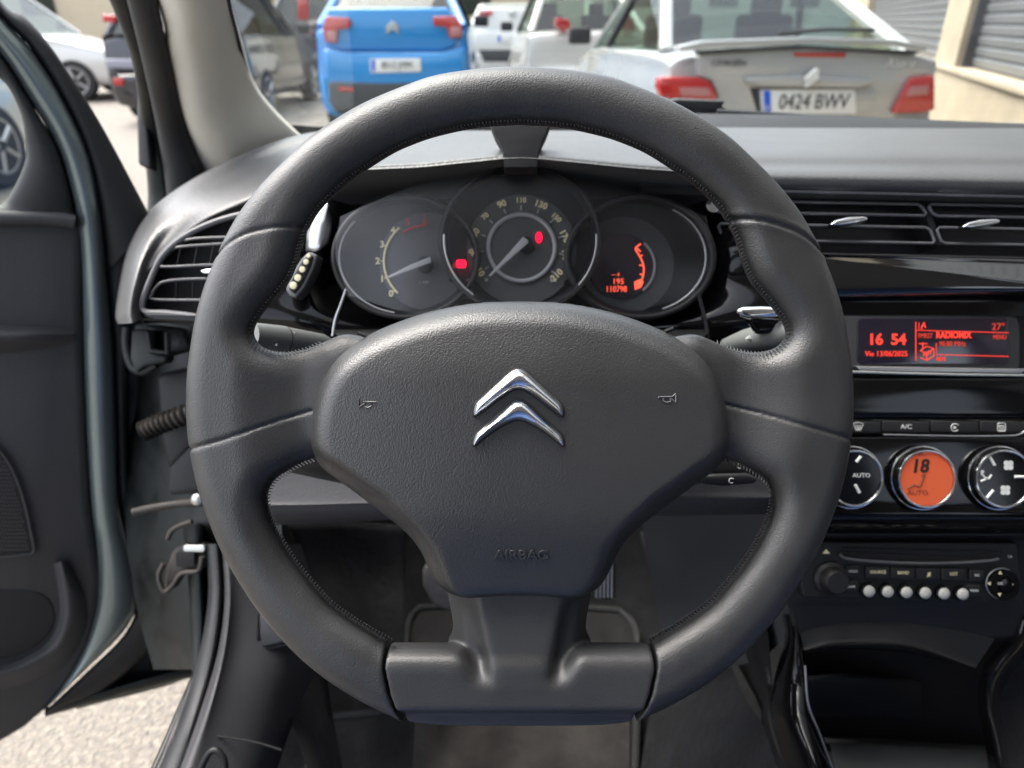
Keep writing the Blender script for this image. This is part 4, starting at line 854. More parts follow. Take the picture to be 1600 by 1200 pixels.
# sill: rubber seals, kick panel and its trim
strip('sill_seal', [(322, 850), (326, 930), (312, 1020), (282, 1120), (236, 1230), (190, 1330)], [(344, 850), (348, 930), (338, 1020), (314, 1110), (280, 1230), (240, 1330)], [.79, .77, .74, .70, .66, .62], RUBBER, body, .010)
strip('outer_sill', [(306, 1040), (280, 1100), (236, 1200), (170, 1330)], [(322, 1030), (296, 1100), (256, 1200), (200, 1330)], [.80, .76, .71, .66], METALD, body, .004)
strip('sill_bead', [(300, 1060), (286, 1100), (262, 1160), (246, 1205), (190, 1330)], [(305, 1060), (292, 1100), (268, 1160), (252, 1205), (198, 1330)], [.77, .745, .71, .685, .64], SATIN, body, .003)
kick = part('kick_panel', body)
MB().loft([[P(x, y, d=q) for x, y, q in ((344, 840, .80), (350, 845, .78), (372, 850, .785), (420, 850, .80), (470, 850, .86))], [P(x, y, d=q) for x, y, q in ((350, 930, .77), (357, 930, .75), (374, 930, .76), (440, 935, .79), (500, 950, .86))],
           [P(x, y, d=q) for x, y, q in ((342, 1010, .74), (350, 1010, .72), (368, 1015, .73), (450, 1030, .76), (500, 1030, .84))], [P(x, y, d=q) for x, y, q in ((318, 1095, .70), (328, 1098, .68), (348, 1100, .69), (430, 1105, .73), (474, 1090, .80))],
           [P(x, y, d=q) for x, y, q in ((282, 1200, .65), (292, 1203, .64), (320, 1200, .65), (400, 1200, .69), (440, 1180, .76))], [P(x, y, d=q) for x, y, q in ((230, 1330, .60), (242, 1330, .59), (270, 1330, .60), (370, 1330, .64), (400, 1330, .72))]], 30, 40).build('panel_skin', DOORP, kick)
slab('flap', [(404, 962), (440, 940), (480, 985), (478, 998), (408, 1013)], .745, .03, DOORP, kick, .003)
tubepx('flap_gap', [(404, 960), (403, 1008), (409, 1015), (480, 1000)], .748, .0014, BLACK, kick)
tubepx('panel_joint', [(322, 1150), (352, 1152), (400, 1160), (440, 1172)], .672, .0010, BLACK, kick, 14)
tubepx('recess_edge', [(296, 1330), (310, 1220), (322, 1184), (334, 1172), (346, 1180), (352, 1205), (350, 1330)], .640, .003, PLASTIC, kick, 24)
# ---------------- open door
HN = Vector((-.42, .80, 0)); DD = Vector((-.87, -.49, 0)).normalized(); DN = Vector((DD.y, -DD.x, 0)); 
if DN.y > 0: DN = -DN            # towards the driver
def Dp(px, py, off=0.0): return PP(px, py, HN + DN * off, DN)
door = part('door', body)
door['label'] = 'open front door with dark grey lining and storage pocket'
def dslab(name, pxs, off, th, m, bevel=.003, par=None, sm=0):
    if sm: pxs = curve_px(pxs, sm, True)
    return MB().prism([Dp(a, b, off) for a, b in pxs], -DN * th).build(name, m, par or door, bevel=bevel)
dslab('lining', [(-160, 332), (60, 332), (104, 334), (122, 342), (130, 360), (130, 450), (132, 560), (136, 680), (142, 790), (152, 860), (158, 900), (156, 950), (142, 1005), (118, 1055), (86, 1100), (40, 1140), (-10, 1170), (-160, 1240)], .0, .03, DOORP, .012)
MB().loft([[Dp(x, y, o) for x, y, o in ((-160, 505, .0), (0, 505, .0), (60, 508, .0), (116, 514, -.002))], [Dp(x, y, o) for x, y, o in ((-160, 520, .022), (0, 520, .022), (60, 520, .018), (116, 522, .004))], [Dp(x, y, o) for x, y, o in ((-160, 535, .022), (0, 534, .022), (60, 533, .016), (116, 530, .002))], [Dp(x, y, o) for x, y, o in ((-160, 560, -.004), (0, 556, -.004), (60, 550, -.004), (116, 540, -.004))]], 20, 16).build('armrest_ridge', DOORP, door)
tg = [Dp(x, y, .006) for x, y in ((-160, 341), (60, 341), (100, 343), (116, 347))]
MB().tube(tg, .008, 10).build('upper_ledge', DOORP, door)
dslab('speaker_grille', [(-60, 660), (-20, 690), (5, 712), (24, 748), (38, 790), (48, 840), (51, 860), (44, 864), (0, 869), (-60, 872)], .004, .01, mat('grille', (.018, .018, .019), .6, bump=None), .001)
mbh = MB()
for j in range(24):
    for i in range(10):
        x = -2 + i * 5.4 + (2.7 if j % 2 else 0); y = 716 + j * 6.2
        lim = np.interp(y, [712, 748, 790, 840, 864], [4, 22, 35, 45, 48])
        if 0 <= x < lim - 3: mbh.prism([Dp(x + a, y + b, .0052) for a, b in ((-1.7, 0), (-.9, -1.7), (.9, -1.7), (1.7, 0), (.9, 1.7), (-.9, 1.7))], -DN * .001)
mbh.build('grille_holes', mat('hole_edge', (.06, .06, .062), .5), door)['kind'] = 'stuff'
MB().tube([Dp(x, y, .005) for x, y in curve_px([(-60, 874), (0, 870), (44, 866), (53, 860), (50, 838), (40, 790), (26, 748), (6, 711), (-20, 688)], 40)], .0018, 8).build('grille_rim', DOORP, door)
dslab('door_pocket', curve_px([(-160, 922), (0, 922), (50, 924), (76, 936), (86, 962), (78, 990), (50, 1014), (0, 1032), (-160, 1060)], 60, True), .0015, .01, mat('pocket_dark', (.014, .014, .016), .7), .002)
MB().loft([[Dp(x, y, .0) for x, y in ((84, 880), (92, 930), (92, 966), (78, 1000), (48, 1022), (0, 1040), (-160, 1070))], [Dp(x, y, .016) for x, y in ((94, 878), (104, 930), (104, 970), (88, 1010), (52, 1034), (0, 1053), (-160, 1084))], [Dp(x, y, .010) for x, y in ((104, 880), (124, 935), (122, 980), (98, 1024), (60, 1048), (0, 1066), (-160, 1098))], [Dp(x, y, -.004) for x, y in ((112, 880), (140, 940), (138, 985), (110, 1040), (66, 1064), (0, 1084), (-160, 1120))]], 50, 14).build('pocket_rim', DOORP, door)
# painted shell beside and above the lining: sheet with rolled edges
def dstrip(name, L_, R_, o0, m, bulge=.01, n=50, back=.03):
    rw = []
    for (a, b), (c, d_) in zip(L_, R_):
        rw.append([Dp(a, b, o0 - back), Dp(a, b, o0), Dp(lerp(a, c, .3), lerp(b, d_, .3), o0 + bulge), Dp(lerp(a, c, .7), lerp(b, d_, .7), o0 + bulge), Dp(c, d_, o0), Dp(c, d_, o0 - back)])
    return MB().loft(rw, 20, n).build(name, m, door)
dstrip('door_paint', [(-60, 20), (0, 84), (39, 144), (90, 228), (112, 300), (122, 350), (128, 420), (131, 550), (136, 680), (143, 790), (152, 870), (150, 950), (128, 1020), (95, 1075), (66, 1112)],
       [(-60, -60), (0, 26), (50, 80), (100, 160), (140, 250), (158, 350), (166, 440), (176, 550), (181, 680), (186, 790), (206, 880), (212, 945), (190, 990), (130, 1050), (80, 1100)], -.006, PAINT, .012)
dstrip('frame_seal', [(-60, -62), (0, 24), (50, 78), (100, 158), (140, 248), (158, 345), (164, 430)], [(-60, -120), (0, 0), (40, 28), (78, 72), (120, 135), (165, 210), (236, 345)][:7], -.016, RUBBER, .012)
dstrip('front_seal', [(160, 345), (166, 440), (177, 550), (182, 680), (187, 790), (207, 880), (214, 945), (192, 995), (132, 1054), (78, 1104)], [(236, 340), (205, 440), (200, 550), (198, 680), (204, 790), (222, 880), (240, 960), (236, 1010), (160, 1080), (74, 1116)], -.02, RUBBER, .008)
dstrip('door_shut_face', [(200, 440), (198, 560), (198, 680), (204, 790), (222, 880), (240, 960), (200, 1030), (110, 1092)], [(224, 440), (226, 560), (232, 680), (240, 790), (262, 880), (296, 960), (306, 1050), (120, 1108)], -.045, METALD, .004)
dstrip('door_bottom_edge', [(70, 1106), (140, 1086), (220, 1062), (306, 1040)], [(70, 1120), (140, 1100), (220, 1078), (311, 1056)], -.02, METALD, .006)
dstrip('window_trim', [(-60, 100), (0, 122), (30, 170), (40, 215), (41, 252), (20, 300), (-2, 322), (-60, 326)], [(-60, 20), (0, 86), (39, 146), (86, 226), (106, 290), (112, 326), (104, 342), (-60, 344)], -.004, RUBBER, .01)
dstrip('frame_inner_lip', [(-60, 40), (0, 70), (30, 128), (80, 214), (104, 290), (116, 350), (122, 430)], [(-60, 10), (0, 98), (46, 158), (98, 236), (120, 300), (130, 350), (134, 430)], -.03, RUBBER, .004)
MB().prism([Dp(a, b, -.03) for a, b in ((-160, 20), (0, 122), (32, 170), (44, 235), (30, 300), (0, 326), (-160, 330))], -DN * .003).build('quarter_glass', GLASS, door)
prism('outer_skin', [HN + DN * -.10 + DD * q + Vector((0, 0, zz)) for q, zz in ((.02, .33), (1.0, .33), (1.0, .93), (.02, .93))], -DN * .01, PAINT, door)
mr_ = body
slab('mirror_foot', [(214, 110), (222, 120), (236, 262), (229, 262), (215, 256), (213, 190)], .93, .02, RUBBER, mr_, .004)
# ---------------- wiper resting beyond the screen
wp = part('windscreen_wiper', body)
MB().prism([P(a, b, y=1.08) for a, b in ((1046, 158), (1060, 155), (1134, 158), (1128, 167), (1150, 176), (1148, 182), (1072, 178), (1050, 168))], (0, .02, 0)).build('arm_cover', RUBBER, wp, bevel=.003)
MB().tube([P(1120, 176, y=1.06), P(1300, 186, y=1.05), P(1560, 198, y=1.03), P(1700, 204, y=1.02)], .005, 8).build('blade', RUBBER, wp)
# ---------------- unseen seats; blue added in place of the driver's clothes, for reflections
SEAT = mat('seat_blue_bounce', (.045, .085, .20), .9, spec=.2, sheen=.3, bump=[('noise', 500, .5, .002)])
def seat(x, lab):
    s_ = part('seat', body)
    MB().box((x, -.12, .42), (.50, .50, .16)).build('cushion', SEAT, s_, bevel=.05)
    MB().box((x, -.42, .78), (.48, .14, .62), Matrix.Rotation(R(16), 3, 'X')).build('seat_back', SEAT, s_, bevel=.05)
    MB().box((x, -.54, 1.18), (.26, .10, .18), Matrix.Rotation(R(14), 3, 'X')).build('headrest', SEAT, s_, bevel=.035)
seat(0.0, 'unseen driver seat, blue added for its reflections in the steering wheel'); seat(.72, 'unseen passenger seat beside the console, in the same added blue')

# ================================================================== outside
def struct(o, kind='structure'): o['kind'] = kind; return o
GR = mat('ground_concrete', (.165, .148, .125), .9, bump=[('noise', 60, .5, .012), ('vor', 120, .6, .006)], vary=(75, .5))
g = MB().add([(-80, -60, 0), (80, -60, 0), (80, 160, 0), (-80, 160, 0)], [(0, 1, 2, 3)]).build('ground', GR); struct(g)
# fine stone speckle
n = GR.node_tree; tc = [q for q in n.nodes if q.type == 'TEX_COORD'][0]
WALLM = mat('stone_wall', (.36, .30, .215), .85, bump=[('noise', 30, .4, .01)], vary=(3, .12))
SHUT = mat('shutter_slat', (.20, .21, .22), .45, metal=.4, vary=(2, .1)); SHUTD = mat('shutter_gap', (.05, .05, .055), .6)
CW = [mat('paint_' + n_, c, .25, metal=m_, coat=.8, vary=(1.5, .04)) for n_, c, m_ in (('silver', (.38, .39, .39), .2), ('blue', (.004, .22, .56), .0), ('white', (.72, .72, .70), 0), ('black', (.012, .013, .02), 0), ('light', (.60, .59, .56), .2))]
TYRE = mat('tyre', (.02, .02, .02), .8); RIM = mat('rim', (.45, .45, .46), .3, metal=.8)
LENS = mat('tail_lens', (.42, .015, .015), .15, coat=.8); LENSC = mat('clear_lens', (.40, .17, .17), .15, coat=.8)
PLATE = mat('number_plate', (.72, .72, .70), .4); EU = mat('plate_band', (.01, .10, .60), .4); PTXT = mat('plate_print', (.03, .03, .035), .5)
CABIN = mat('cabin_dark', (.03, .03, .033), .8)
def car(name, label, loc, yaw, paint, L=4.0, Wd=1.70, zb=.22, zbelt=.95, ztop=1.43, trunk=.35, roof0=.75, group='cars parked outside', lower=None, hatch=True, glassm=TINT):
    """car with its rear at the origin of its own frame, nose towards +y"""
    e = thing(name, label, 'car', loc, R(yaw), group)
    w = Wd / 2
    def sec(y, k, zt, zlow=None):
        zl = zb if zlow is None else zlow
        return [(-w * .80 * k, y, zl), (-w * .97 * k, y, zl + .08), (-w * 1.0 * k, y, .45), (-w * 1.0 * k, y, .62), (-w * .97 * k, y, lerp(.62, zt, .75)), (-w * .88 * k, y, zt), (0, y, zt + .025), (w * .88 * k, y, zt), (w * .97 * k, y, lerp(.62, zt, .75)), (w * 1.0 * k, y, .62), (w * 1.0 * k, y, .45), (w * .97 * k, y, zl + .08), (w * .80 * k, y, zl), (0, y, zl)]
    secs = [sec(0.0, .80, .52, .34), sec(.01, .90, .56, .28), sec(.05, .95, .62), sec(.09, .96, zbelt - .08), sec(.14, .97, zbelt - .01), sec(trunk, .99, zbelt + .01), sec(L * .3, 1, zbelt), sec(L * .62, 1, zbelt - .03), sec(L * .74, .99, zbelt - .08), sec(L * .9, .95, .76), sec(L * .97, .85, .66), sec(L, .7, .52, .3)]
    M_ = ROOT[e]; T_ = lambda pts: [M_ @ Vector(p) for p in pts]
    mb = MB(); mb.loft([T_(s_) for s_ in secs], 44, 44, True)
    b = mb.build('body', paint, e, angle=60)
    for s_ in (secs[0], secs[-1]): MB().add(T_(s_), [tuple(range(14))]).build('end_panel', paint, e)
    zt2 = ztop - .03
    lo = [(-w * .90, trunk - .06, zbelt), (-w * .93, L * .5, zbelt), (-w * .88, L * .73, zbelt - .06), (w * .88, L * .73, zbelt - .06), (w * .93, L * .5, zbelt), (w * .90, trunk - .06, zbelt)]
    hi = [(-w * .66, roof0, zt2), (-w * .72, L * .42, ztop), (-w * .68, L * .52, zt2), (w * .68, L * .52, zt2), (w * .72, L * .42, ztop), (w * .66, roof0, zt2)]
    MB().add(T_(lo + hi), [(i, (i + 1) % 6, 6 + (i + 1) % 6, 6 + i) for i in range(6)]).build('windows', glassm, e, smooth=False)
    MB().prism(T_(hi), (0, 0, .035)).build('roof', paint, e, bevel=.02)
    for i in (0, 2, 3, 5):
        MB().tube([M_ @ Vector(lo[i]), M_ @ Vector(hi[i])], .045 if i in (0, 5) else .03, 8).build('pillar', paint, e)
    for i in (1, 4): MB().tube([M_ @ Vector(lo[i]), M_ @ Vector(hi[i])], .03, 8).build('pillar', CABIN, e)
    MB().loft([T_([(-w * .7, y, z), (w * .7, y, z)]) for y, z in ((trunk + .1, zbelt - .02), (1.0, zbelt - .03), (1.2, .6), (2.4, .6), (2.6, zbelt - .02), (2.9, zbelt - .04))], 6, 20).build('cabin_floor', CABIN, e)
    for x in (-w * .42, w * .42):
        MB().box(M_ @ Vector((x, L * .42, zbelt - .03)), (.44, .12, .5), Matrix.Rotation(R(yaw), 3, 'Z')).build('seat_back', CABIN, e, bevel=.04)
        MB().box(M_ @ Vector((x, L * .42, zbelt + .29)), (.24, .08, .18), Matrix.Rotation(R(yaw), 3, 'Z')).build('headrest', CABIN, e, bevel=.03)
    for x in (-1, 1):
        for y in (L * .18, L * .81):
            c = M_ @ Vector((x * (w - .09), y, .31)); ax = (M_.to_3x3() @ Vector((x, 0, 0)))
            t = MB().lathe([(.20, -.09), (.29, -.085), (.31, -.05), (.31, .06), (.29, .095), (.21, .10)], c, ax, 32).build('wheel', TYRE, e)
            mb = MB().lathe([(.21, .06), (.205, .102), (.19, .10), (.18, .075), (.06, .085), (0, .09)], c, ax, 32)
            mb.build('rim', RIM, t)
            for q in range(5):
                a = R(72 * q + 20); u = Vector((0, 0, 1)); v_ = ax.cross(u)
                MB().tube([c + ax * .095 + (u * math.cos(a) + v_ * math.sin(a)) * .04, c + ax * .098 + (u * math.cos(a) + v_ * math.sin(a)) * .19], .022, 6).build('spoke', RIM, t)
        m_ = MB().box(M_ @ Vector((x * (w + .08), L * .66, zbelt + .06)), (.20, .10, .14), Matrix.Rotation(R(yaw), 3, 'Z')).build('door_mirror', CABIN, e, bevel=.03)
    # plain bumper, lamps, plate are added by the caller
    return e, M_, b
def rear_poly(e, M_, name, pxs, yl, th, m, bevel=.006, par=None, sm=0):
    if sm: pxs = curve_px(pxs, sm, True)
    p0 = M_ @ Vector((0, yl, 0)); nn = M_.to_3x3() @ Vector((0, -1, 0))
    return MB().prism([PP(a, b, p0, nn) for a, b in pxs], -nn * th).build(name, m, par or e, bevel=bevel)
def rear_text(e, M_, s_, px, py, yl, hpx, m, sx=1, shear=0, name='lettering', par=None, bold=0):
    p0 = M_ @ Vector((0, yl, 0)); nn = M_.to_3x3() @ Vector((0, -1, 0)); q = PP(px, py, p0, nn)
    A = PP(px, py - hpx, p0, nn); rx = M_.to_3x3() @ Vector((1, 0, 0)); Mx = Matrix((rx, Vector((0, 0, 1)), nn)).transposed().to_4x4(); Mx.translation = q
    cu = bpy.data.curves.new(name, 'FONT'); cu.body = s_; cu.size = (A - q).length / .72; cu.extrude = .002; cu.align_x = 'CENTER'; cu.align_y = 'CENTER'; cu.shear = shear; cu.offset = bold * cu.size; cu.materials.append(m)
    o = bpy.data.objects.new(name, cu); link(o, par or e); o.matrix_basis = inv_of(e) @ Mx @ Matrix.Diagonal((sx, 1, 1, 1)); return o
# --- silver saloon, right ahead
ps = P(1262, 150, y=4.45)
e, M_, b = car('parked_car', 'silver car with boot spoiler and plate 0424 BWV parked by the stone wall', (ps.x, 4.45, 0), 4, CW[0], L=4.1, Wd=1.70, zbelt=.98, trunk=.42, roof0=1.25, ztop=1.42)
rear_poly(e, M_, 'boot_lid', [(1092, 84), (1150, 76), (1262, 74), (1380, 79), (1450, 90), (1452, 118), (1430, 122), (1412, 150), (1398, 196), (1130, 196), (1122, 150), (1112, 126), (1092, 120)], .035, .12, CW[0], .012)
rear_poly(e, M_, 'spoiler', [(1060, 73), (1100, 64), (1262, 58), (1400, 62), (1450, 74), (1448, 80), (1400, 72), (1262, 68), (1110, 76), (1064, 79)], -.02, .16, CW[0], .006)
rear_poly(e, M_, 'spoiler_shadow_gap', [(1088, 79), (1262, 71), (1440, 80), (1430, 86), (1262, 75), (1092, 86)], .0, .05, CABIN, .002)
tl = rear_poly(e, M_, 'tail_light', [(1031, 121), (1090, 120), (1108, 126), (1117, 140), (1122, 156), (1034, 154), (1029, 138)], .0, .10, LENS, .008)
rear_poly(e, M_, 'clear_section', [(1062, 137), (1106, 137), (1112, 150), (1064, 150)], -.004, .02, LENSC, .003, tl)
tl = rear_poly(e, M_, 'tail_light', [(1425, 121), (1461, 118), (1461, 172), (1440, 176), (1396, 177)], .0, .10, LENS, .008)
rear_poly(e, M_, 'clear_section', [(1424, 135), (1452, 133), (1450, 148), (1416, 151)], -.004, .02, LENSC, .003, tl)
rear_poly(e, M_, 'high_brake_light', [(1240, 82), (1320, 82), (1323, 86), (1320, 90), (1242, 89)], .028, .02, LENS, .002)
rear_poly(e, M_, 'plate_recess', [(1172, 137), (1362, 139), (1348, 181), (1184, 178)], .030, .02, CABIN, .003)
rear_poly(e, M_, 'recess_lining', [(1186, 140), (1364, 138), (1372, 144), (1354, 182), (1340, 184), (1190, 180)], .026, .02, CW[0], .005)
rear_poly(e, M_, 'plate_hood', [(1166, 121), (1262, 118), (1362, 124), (1366, 131), (1340, 138), (1190, 136), (1168, 130)], -.01, .05, CW[0], .012)
pt = rear_poly(e, M_, 'number_plate', [(1190, 140), (1336, 140), (1338, 178), (1192, 178)], .012, .012, PLATE, .002)
rear_poly(e, M_, 'plate_band', [(1193, 142), (1204, 142), (1205, 175), (1194, 175)], .009, .004, EU, .001, pt)
rear_text(e, M_, '0424 BWV', 1272, 160, .009, 24, PTXT, .80, par=pt)
rear_text(e, M_, 'E', 1199, 169, .007, 7, PLATE, 1, par=pt)
rear_text(e, M_, 'CITROËN', 1139, 99, .030, 9, DIALG, 1.15, bold=.01)
sc_ = rear_text(e, M_, 'Xsara', 1406, 98, .030, 15, WHITEP, 1.05, shear=.4)
for k_ in (0, 1):
    rear_poly(e, M_, 'chevron', [(1260 + 0, 124 + 9 * k_ - 2), (1277, 106 + 9 * k_), (1280, 108 + 9 * k_), (1281, 113 + 9 * k_), (1264, 127 + 9 * k_), (1259, 128 + 9 * k_)], -.05, .03, WHITEP, .002)
MB().tube([PP(1215, 53, M_ @ Vector((0, .42, 0)), M_.to_3x3() @ Vector((0, -1, 0))), PP(1290, 46, M_ @ Vector((0, .42, 0)), M_.to_3x3() @ Vector((0, -1, 0))), PP(1366, 47, M_ @ Vector((0, .42, 0)), M_.to_3x3() @ Vector((0, -1, 0)))], .012, 8).build('rear_wiper', CABIN, e)
# --- blue hatchback
ps = P(617, 150, y=8.3)
e, M_, b = car('parked_car', 'bright blue hatchback with white number plate seen from behind, left of the wheel top', (ps.x, 8.3, 0), 1.5, CW[1], L=3.9, Wd=1.68, zbelt=1.10, trunk=.22, roof0=.6, ztop=1.52, glassm=TINTD)
rear_poly(e, M_, 'tailgate', [(512, 12), (700, 12), (716, 40), (712, 72), (690, 80), (530, 80), (508, 70), (504, 40)], .02, .12, CW[1], .03)
rear_poly(e, M_, 'bumper_skin', [(505, 76), (540, 82), (690, 82), (726, 74), (727, 100), (722, 128), (700, 134), (520, 134), (509, 128)], -.04, .15, CW[1], .03)
rear_poly(e, M_, 'lower_bumper', [(512, 126), (600, 129), (722, 126), (720, 160), (712, 180), (600, 182), (526, 178), (514, 160)], -.05, .2, mat('bumper_black', (.05, .055, .06), .6), .03)
for pts in ([(508, 26), (545, 28), (549, 36), (545, 44), (527, 46), (526, 68), (508, 66), (504, 46)], [(676, 26), (712, 25), (722, 40), (722, 58), (702, 60), (698, 42), (678, 40)]):
    t_ = rear_poly(e, M_, 'tail_light', pts, -.02, .14, LENS, .01)
    q_ = [(510, 48), (525, 48), (525, 66), (510, 64)] if pts[0][0] == 508 else [(704, 42), (720, 42), (720, 56), (704, 58)]
    rear_poly(e, M_, 'clear_section', q_, -.03, .02, LENSC, .003, t_)
rear_poly(e, M_, 'rear_reflector', [(528, 136), (552, 137), (552, 143), (529, 142)], -.06, .02, LENS, .002)
pt = rear_poly(e, M_, 'number_plate', [(578, 92), (657, 91), (658, 112), (579, 114)], -.055, .02, PLATE, .003)
rear_text(e, M_, '8512 JMM', 620, 102, -.058, 11, PTXT, .85, par=pt); rear_poly(e, M_, 'plate_band', [(580, 93), (586, 93), (586, 112), (581, 112)], -.058, .002, EU, 0, pt)
for k_ in (0, 1): rear_poly(e, M_, 'chevron', [(603, 42 + 7 * k_), (613, 32 + 7 * k_), (623, 42 + 7 * k_), (623, 46 + 7 * k_), (613, 38 + 7 * k_), (603, 46 + 7 * k_)], .0, .03, BRIGHT, .002)
# --- white hatchback further on
ps = P(797, 90, y=15.6)
e, M_, b = car('parked_car', 'small white hatchback far ahead, seen from behind right of the blue car', (ps.x, 15.6, 0), 0, CW[2], L=4.2, Wd=1.78, zbelt=1.0, trunk=.2, roof0=.7, ztop=1.46)
rear_poly(e, M_, 'tailgate', [(748, 12), (848, 12), (852, 50), (848, 66), (748, 66), (742, 50)], .02, .12, CW[2], .03)
rear_poly(e, M_, 'bumper_skin', [(741, 48), (856, 48), (856, 72), (850, 80), (748, 80), (741, 72)], -.03, .15, CW[2], .03)
rear_poly(e, M_, 'lower_bumper', [(748, 78), (850, 78), (846, 96), (756, 96)], -.05, .2, bpy.data.materials['bumper_black'], .02)
for pts in ([(748, 18), (770, 17), (768, 24), (750, 26)], [(828, 18), (848, 18), (846, 26), (830, 24)]): rear_poly(e, M_, 'tail_light', pts, -.02, .14, LENS, .01)
pt = rear_poly(e, M_, 'number_plate', [(777, 55), (822, 55), (822, 66), (777, 66)], -.055, .02, PLATE, .003); rear_poly(e, M_, 'plate_band', [(778, 56), (782, 56), (782, 65), (778, 65)], -.058, .002, EU, 0, pt)
p0 = M_ @ Vector((0, .0, 0)); nn = M_.to_3x3() @ Vector((0, -1, 0)); MB().tube([PP(a, b, p0, nn) for a, b in ell(801, 22, 5, 5, 20)], .012, 6, True).build('badge_ring', BRIGHT, e); MB().tube([PP(a, b, p0, nn) for a, b in ((797, 19), (799, 25), (801, 21), (803, 25), (805, 19))], .01, 6).build('badge_strokes', BRIGHT, e)
# --- white car between it and the silver one
ps = P(905, 90, y=10.2)
e, M_, b = car('parked_car', 'white car half hidden between the silver car and the far white hatchback', (ps.x + .15, 10.4, 0), 4, CW[4], L=4.0, Wd=1.70, zbelt=1.02, trunk=.25, roof0=.8, ztop=1.46)
rear_poly(e, M_, 'tail_light', [(868, 28), (888, 30), (892, 44), (880, 50), (868, 42)], -.0, .14, LENS, .01); rear_poly(e, M_, 'tail_light', [(970, 28), (990, 28), (990, 48), (974, 46)], -.0, .14, LENS, .01)
# --- dark car on the left behind the pillar
e, M_, b = car('parked_car', 'black hatchback with low red rear lamp behind the windscreen pillar', (-4.04, 9.3, 0), 1, CW[3], L=4.0, Wd=1.74, zbelt=1.0, trunk=.2, roof0=.5, ztop=1.5, glassm=TINTD)
rear_poly(e, M_, 'bumper_band', [(163, 92), (300, 96), (300, 112), (166, 106)], -.03, .05, mat('band_grey', (.25, .25, .3), .4), .01)
rear_poly(e, M_, 'tail_light', [(176, 122), (192, 122), (192, 134), (178, 134)], -.03, .08, LENS, .01); rear_poly(e, M_, 'tail_light', [(160, 22), (180, 24), (178, 36), (160, 34)], .02, .08, LENS, .01)
# --- red and dark car beyond the blue one
ps = P(490, 90, y=14.0)
e, M_, b = car('parked_car', 'dark car with red lamps partly hidden behind the blue hatchback', (ps.x, 14.0, 0), 0, CW[3], L=4.0, Wd=1.0 + .7, zbelt=1.05, trunk=.2, roof0=.5, ztop=1.6, glassm=TINTD)
rear_poly(e, M_, 'tail_light', [(464, -10), (480, -10), (482, 30), (466, 32)], -.0, .08, LENS, .01); rear_poly(e, M_, 'tail_light', [(478, 46), (488, 46), (488, 54), (478, 54)], -.04, .08, LENSC, .01)
# --- white van seen from the side through the open door gap
e, M_, b = car('parked_car', 'white van seen side-on through the gap between door frame and pillar', (-11.0, 12.6, 0), -82, CW[4], L=4.9, Wd=1.8, zbelt=1.02, trunk=.1, roof0=.2, ztop=1.85)
# --- light car whose wheel shows in the door glass
q = P(-14, 228, z=.31)
e, M_, b = car('parked_car', 'light grey car whose wheel shows through the quarter glass of the open door', (q.x - .78, q.y - 3.24, 0), 0, CW[4], L=4.0, Wd=1.7)
# --- building on the right: wall line found from its ledge
W0 = Vector((3.25, 4.85, 0)); W1 = Vector((4.36, 8.0, 0)); wd = (W1 - W0).normalized(); wn = Vector((wd.y, -wd.x, 0)); 
bld = thing('stone_building', 'cream stone building with grey roller shutters along the pavement', 'building', W0)
def wbox(name, s0, s1, z0, z1, off, th, m, par=None, bevel=0):
    a = W0 + wd * s0 - wn * off; b_ = W0 + wd * s1 - wn * off
    return MB().prism([a + Vector((0, 0, z0)), b_ + Vector((0, 0, z0)), b_ + Vector((0, 0, z1)), a + Vector((0, 0, z1))], wn * th).build(name, m, par or bld, bevel=bevel)
def s_of(px, py):   # distance along the wall of a pixel
    q_ = PP(px, py, W0, wn); return (q_ - W0).dot(wd)
sA_, sB_, sC_ = s_of(1492, 100), s_of(1462, 90), s_of(1362, 20)
wbox('base_wall', -6, 16, 0, .73, 0, .3, WALLM)
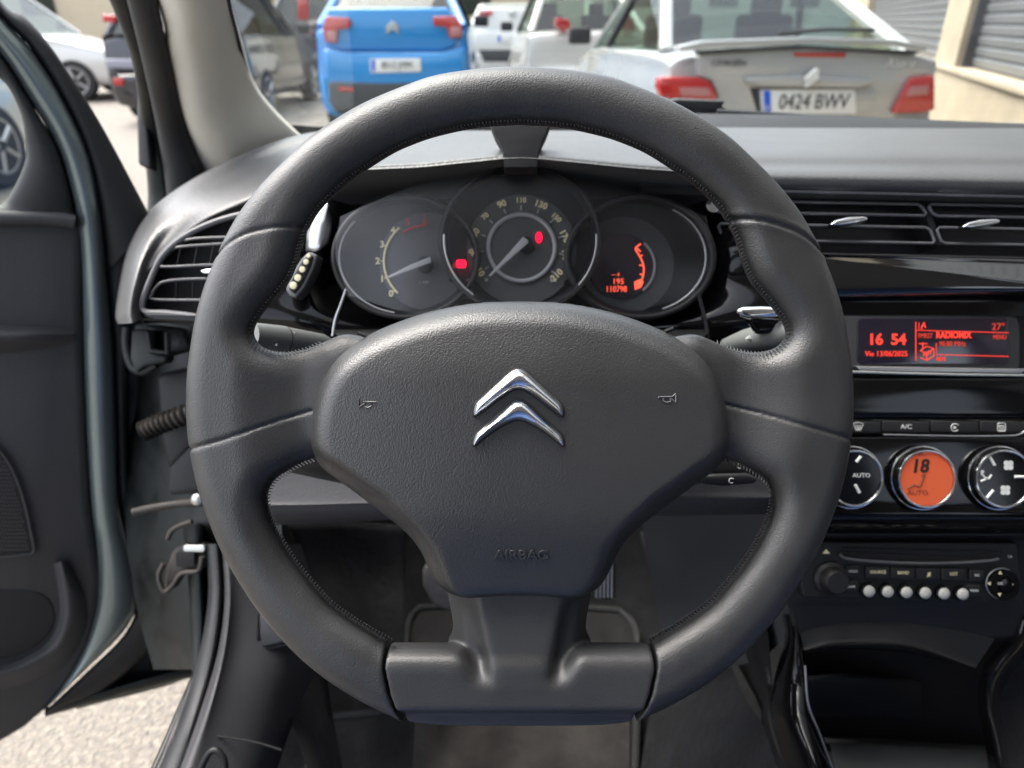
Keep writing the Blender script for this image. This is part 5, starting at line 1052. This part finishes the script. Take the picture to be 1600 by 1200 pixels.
wbox('wall_ledge', -6, 16, .73, .78, .03, .33, WALLM, bevel=.01)
wbox('pier', sA_, sB_, .78, 4.2, 0, .3, WALLM); wbox('pier', sC_ + 1.2, 16, .78, 4.2, 0, .3, WALLM)
wbox('upper_wall', -6, 16, 4.2, 5.2, 0, .3, WALLM)
for s0, s1 in ((-6, sA_), (sB_, sC_ + 1.2)):
    sh = wbox('roller_shutter', s0, s1, .78, 4.2, -.14, .05, SHUTD)
    mb = MB(); z = .80
    while z < 4.1:
        a = W0 + wd * (s0 + .02) + wn * .13; b_ = W0 + wd * (s1 - .02) + wn * .13
        mb.prism([a + Vector((0, 0, z)), a + Vector((0, 0, z + .055)) + wn * -.012, a + Vector((0, 0, z + .065)) + wn * .01, a + Vector((0, 0, z + .01)) + wn * .012], b_ - a); z += .085
    mb.build('shutter_slats', SHUT, sh)
    wbox('shutter_guide', s1 - .07 if s0 < 0 else s0, s1 if s0 < 0 else s0 + .10, .78, 4.2, -.05, .09, SHUTD, sh)
far = thing('far_building', 'pale yellow building at the far end of the car park', 'building', (-6, 34, 0))
MB().box((-10, 36, 3.5), (26, 4, 7)).build('facade', mat('yellow_render', (.50, .43, .31), .9, vary=(.5, .08)), far)
for i in range(5): MB().box((-20 + i * 4.6, 33.98, 2.2), (1.4, .1, 1.6)).build('window', TINTD, far)
far = thing('far_building', 'white apartment block behind the farthest white hatchback', 'building', (12, 40, 0))
MB().box((14, 42, 4.5), (20, 4, 9)).build('facade', mat('white_render', (.65, .63, .58), .9, vary=(.5, .08)), far)
for i in range(5): MB().box((6.5 + i * 4, 39.98, 2.6), (1.4, .1, 1.6)).build('window', TINTD, far)

# lettering becomes real mesh
for o in list(bpy.data.objects):
    if o.type == 'FONT':
        me = bpy.data.meshes.new_from_object(o); nm = o.name; cu = o.data
        o2 = bpy.data.objects.new('tmp', me); COL.objects.link(o2); o2.parent = o.parent; o2.matrix_basis = o.matrix_basis.copy()
        bpy.data.objects.remove(o); bpy.data.curves.remove(cu); o2.name = nm
